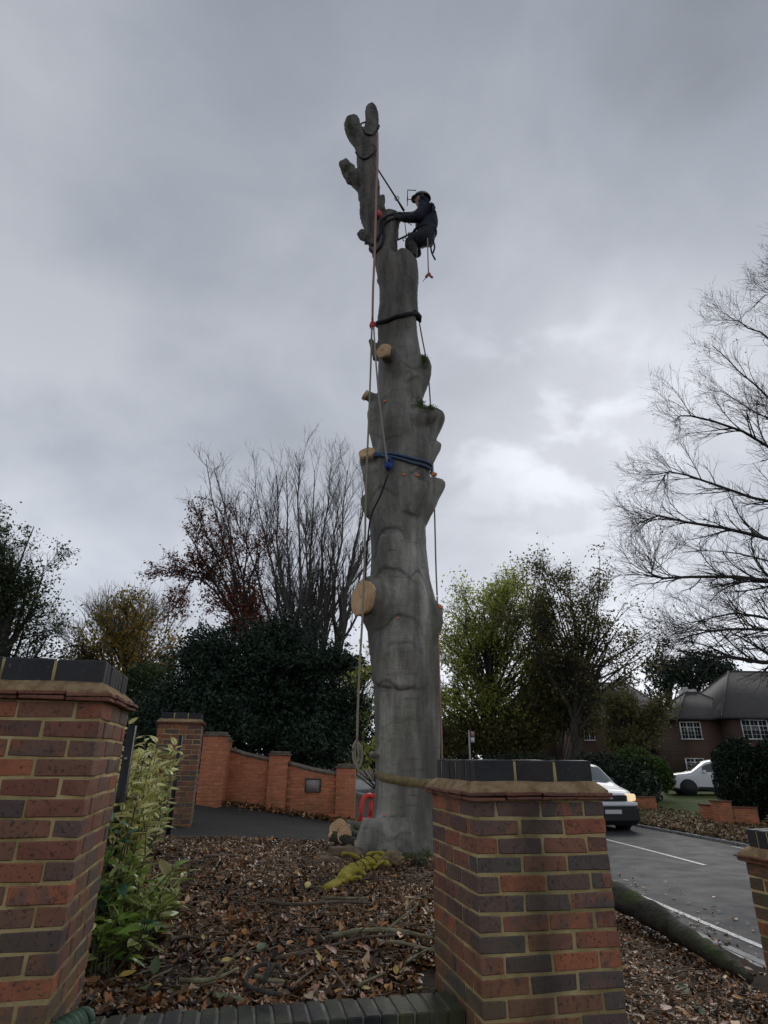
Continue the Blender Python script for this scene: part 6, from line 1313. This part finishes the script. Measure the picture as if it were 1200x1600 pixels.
# ------------------------------------------------------------------ shrubs between the pillars: leaves are parts
def leaf_mesh(L, W, mat, droop, cup, seed):
    k = 6; V = []; F = []; r_ = random.Random(seed)
    for i in range(k + 1):
        q = i / k; w_ = W * .5 * math.sin(math.pi * min(1, q * .93 + .05)) ** .8 * (1 - .25 * q); z = -droop * L * q * q + .02 * L * math.sin(q * 6 + seed)
        if i in (0, k): w_ = .0015
        V += [(-w_, L * q, z + cup * w_), (0, L * q, z), (w_, L * q, z + cup * w_)]
    for i in range(k):
        a = i * 3; F += [[a, a + 1, a + 4, a + 3], [a + 1, a + 2, a + 5, a + 4]]
    me_ = np_mesh('leaf', V, [np.array(F)], True); me_.materials.append(mat); return me_
def plant_leaf_mat(name, mid, margin, var, edge, wid, rough=.4):
    t = NT(name); v = t.coord('Object'); x = t.math('ABSOLUTE', t.n('ShaderNodeSeparateXYZ', {0: v}).outputs['X']); rn = t.n('ShaderNodeObjectInfo').outputs['Random']
    m = t.math('ADD', t.math('DIVIDE', x, wid), t.math('MULTIPLY_ADD', t.noise(v, 60, 3), .8, -.4)); f = t.ramp(m, [(edge, (0,) * 3), (edge + .12, (1,) * 3)])
    c = t.mix(f, mid, margin); c = t.mix(t.ramp(rn, [(0, (.0,) * 3), (.7, (.25,) * 3), (.93, (.3,) * 3), (1, (.85,) * 3)]), c, var); c = t.mix(t.ramp(x, [(0, (.5,) * 3), (.0022, (0,) * 3)]), c, margin)
    t.fin(c, rough, .35); tr = t.n('ShaderNodeBsdfTranslucent', {0: c}); ms_ = t.n('ShaderNodeMixShader', {0: .25}); t.t.links.new(t.b.outputs[0], ms_.inputs[1]); t.t.links.new(tr.outputs[0], ms_.inputs[2]); t.t.links.new(ms_.outputs[0], t.t.nodes['Material Output'].inputs[0]); return t.m
PL_VAR = plant_leaf_mat('variegated_leaf', (.28, .33, .09), (.76, .72, .30), (.50, .38, .18), .2, .024)
PL_VAR2 = plant_leaf_mat('variegated_leaf_green', (.17, .28, .06), (.52, .56, .20), (.34, .22, .09), .35, .026)
PL_GRN = plant_leaf_mat('glossy_leaf', (.16, .29, .04), (.26, .38, .07), (.36, .42, .08), .5, .03, .3); PL_BLU = plant_leaf_mat('bluish_leaf', (.05, .14, .08), (.10, .21, .13), (.13, .23, .11), .5, .03, .3)
PL_RED = plant_leaf_mat('browning_leaf', (.11, .045, .025), (.17, .075, .035), (.20, .12, .05), .5, .02)
LMS = {m_.name: [leaf_mesh(L, W, m_, d, c_, i) for i, (L, W, d, c_) in enumerate(szs)] for m_, szs in ((PL_VAR, ((.115, .062, .3, .3), (.13, .066, .5, .2), (.095, .054, .15, .4))), (PL_VAR2, ((.12, .062, .35, .3), (.14, .068, .5, .2))), (PL_GRN, ((.11, .046, .35, .25), (.135, .052, .5, .2), (.09, .040, .2, .3))), (PL_BLU, ((.13, .060, .3, .3), (.11, .05, .45, .2))), (PL_RED, ((.09, .04, .6, .3), (.08, .036, .3, .5))))}
M_STEM = simple('green_stem', (.05, .06, .025), (.10, .11, .05), 12, .7)
def shrub(label, x, y, h, spread, stems, per, mats, seed, name='shrub', start=.25, lean=(0, 0), z0=None, cap=300):
    r_ = random.Random(seed); b = gp(x, y, -.02); root = thing(name, b, label, 'shrub'); st = []; cnt = 0
    for i in range(stems):
        a_ = r_.uniform(0, 2 * math.pi); q = r_.uniform(.3, 1) * spread; hh = h * r_.uniform(.55, 1.0); tip = Vector((math.cos(a_) * q + lean[0] * hh, math.sin(a_) * q + lean[1] * hh, hh)); mid = tip * .5 + Vector((r_.gauss(0, .05), r_.gauss(0, .05), hh * .08)); s0 = Vector((math.cos(a_), math.sin(a_), 0)) * .05
        pp = smooth_path([s0, mid, tip], 9); st.append(tube(pp, np.linspace(.008, .0025, 9), 5))
        for j in range(per):
            if cnt >= cap: break
            q = start + (1 - start) * (j + .5) / per; f = q * 8; k = min(7, int(f)); p = pp[k].lerp(pp[k + 1], f - k); an = j * 2.4 + r_.uniform(-.4, .4); T = (pp[k + 1] - pp[k]).normalized(); out = Vector((math.cos(an), math.sin(an), r_.uniform(-.35, .55))) + T * (.2 + .7 * q); out.normalize()
            sd_ = out.cross(Vector((0, 0, 1)) + Vector((r_.gauss(0, .3), r_.gauss(0, .3), 0))).normalized(); up_ = sd_.cross(out)
            Mx = Matrix((sd_, out, up_)).transposed().to_4x4(); Mx.translation = p; m_ = r_.choices([q_[0] for q_ in mats], [q_[1] for q_ in mats])[0]
            o_ = bpy.data.objects.new('leaf', r_.choice(LMS[m_.name])); COL.objects.link(o_); o_.parent = root; s_ = r_.uniform(.5, 1.1); o_.matrix_local = Mx @ Matrix.Scale(s_, 4); cnt += 1
    V, F = merge(st); obj('stems', V, F, M_STEM, root, True, False); return root
VV = [(PL_VAR, .8), (PL_VAR2, .15), (PL_RED, .05)]
shrub('tall pale variegated shrub against the black post by the tall pillar', -1.84, 4.75, 1.22, .22, 17, 17, VV, 1)
shrub('bushy pale yellow green shrub between two other variegated shrubs', -2.06, 5.55, 1.38, .26, 16, 18, VV, 2)
shrub('pale variegated shrub growing against the distant brick pillar', -2.42, 6.9, 1.40, .30, 16, 18, VV, 3)
shrub('variegated shrub with some browning leaves, halfway along the row', -2.22, 6.2, 1.15, .30, 15, 18, [(PL_VAR, .55), (PL_VAR2, .25), (PL_RED, .2)], 4)
shrub('mixed green and russet shrub low in front of the pale shrubs', -1.78, 4.5, .85, .26, 14, 16, [(PL_VAR2, .5), (PL_VAR, .2), (PL_RED, .18), (PL_BLU, .12)], 5)
shrub('broad leaved green plant at the back corner of the tall pillar', -1.56, 4.05, .62, .24, 13, 12, [(PL_GRN, .4), (PL_BLU, .15), (PL_VAR2, .45)], 6)
shrub('low glossy green plant behind the green ridged roll', -1.46, 3.78, .42, .22, 12, 10, [(PL_GRN, .7), (PL_VAR2, .2), (PL_BLU, .1)], 7)
shrub('bluish green leafy plant against the side of the tall pillar', -1.58, 3.95, .80, .14, 9, 10, [(PL_BLU, .8), (PL_GRN, .2)], 8)
q = G(248, 1432, -1.02); shrub('small variegated seedling standing alone in the leaf litter', q.x, q.y, .34, .20, 9, 9, [(PL_VAR2, .8), (PL_VAR, .2)], 9)
shrub('leafy pale shrub filling the gap behind the broad leaved green plant', -1.72, 4.35, 1.1, .24, 15, 17, VV, 14)
shrub('creamy leaved shrub tucked behind the corner of the tall pillar', -1.60, 4.20, 1.0, .20, 14, 16, VV, 15)
shrub('low yellow green shrub spreading from the pillar corner onto the litter', -1.44, 4.15, .50, .22, 12, 12, [(PL_VAR2, .7), (PL_GRN, .3)], 16)
shrub('short green sprig beside the variegated seedling', -1.42, 4.5, .34, .16, 7, 8, [(PL_VAR2, .6), (PL_GRN, .4)], 10)
shrub('dark green weed at the drive end of the shrub row', -2.72, 7.9, .45, .25, 9, 12, [(PL_GRN, .6), (PL_VAR2, .4)], 11)
# single bright leaves lying on top of the litter
FLM = []
for nm, c1, c2 in (('orange', (.42, .17, .03), (.50, .24, .05)), ('yellow', (.42, .30, .06), (.50, .38, .10)), ('pink brown', (.30, .14, .10), (.38, .20, .14)), ('pale tan', (.36, .27, .17), (.44, .34, .22)), ('dull green', (.05, .09, .035), (.09, .13, .045))):
    m_ = simple('fallen_leaf_' + nm.replace(' ', '_'), c1, c2, 30, .45); FLM.append((nm, [leaf_mesh(L, W, m_, d, c_, 7) for L, W, d, c_ in ((.085, .055, .12, .3), (.07, .048, -.15, .35), (.10, .06, .25, .2))]))
r_ = random.Random(77)
def drop_leaf(ci, u, v_, sc_=1.0):
    q = G(u, v_, LZ); q = G(u, v_, gzf(q.x, q.y) + .04); nm, ms_ = FLM[ci]; o_ = bpy.data.objects.new('fallen_leaf', r_.choice(ms_)); COL.objects.link(o_); o_.location = (q.x, q.y, gzf(q.x, q.y) + .045); o_.rotation_euler = (r_.gauss(.15, .25), r_.gauss(0, .3), r_.uniform(0, 6.3)); o_.scale = (sc_,) * 3
    tag(o_, f'single {nm} leaf lying on top of the brown leaf litter', 'leaf', f'{nm} leaves on the litter')
for ci, u, v_, s_ in ((1, 185, 1528, 1.2), (0, 205, 1516, .9), (0, 220, 1528, .9), (1, 500, 1505, 1.0), (0, 395, 1438, 1.3), (0, 410, 1440, 1.2), (2, 447, 1440, 1.2), (2, 415, 1462, 1.2), (1, 478, 1388, 1.0), (3, 380, 1325, 1.5), (3, 395, 1322, 1.5), (1, 345, 1328, 1.4), (4, 345, 1555, 1.0), (4, 316, 1495, 1.1), (4, 230, 1548, 1.2), (4, 240, 1525, 1.2), (4, 405, 1488, 1.1), (3, 480, 1555, .9), (2, 590, 1478, 1.0), (0, 625, 1462, .9), (3, 595, 1475, .9), (2, 525, 1492, .9), (4, 355, 1560, 1.1), (4, 280, 1550, 1.2), (1, 345, 1505, .9), (0, 450, 1477, .8),
                      (0, 985, 1532, 1.0), (4, 1080, 1525, 1.4), (0, 1170, 1535, 1.3), (0, 1050, 1490, 1.0), (4, 1070, 1512, 1.3), (2, 1030, 1540, 1.2), (0, 1140, 1545, 1.1), (1, 1150, 1552, .9)): drop_leaf(ci, u, v_, s_)
for _ in range(60):
    u = r_.uniform(240, 675); v_ = 1335 + 215 * r_.uniform(0, 1) ** .8; drop_leaf(r_.choices(range(5), [.2, .15, .35, .25, .05])[0], u, v_, r_.uniform(.45, .75))
for _ in range(24): drop_leaf(r_.choices(range(4), [.3, .1, .4, .2])[0], r_.uniform(985, 1180), r_.uniform(1490, 1590), r_.uniform(.6, 1.0))
b_ = P(215, 1200, 21); bush('laurel_bush', 'dark evergreen bush on the drive behind the tall left hand pillar', lobes_px([(225, 1150, 60, 55), (160, 1150, 80, 60), (270, 1150, 50, 55), (60, 1140, 90, 70)], 21), (b_.x, 21, gzf(b_.x, 21)), LM_GREEN, 39, 20000, .17)
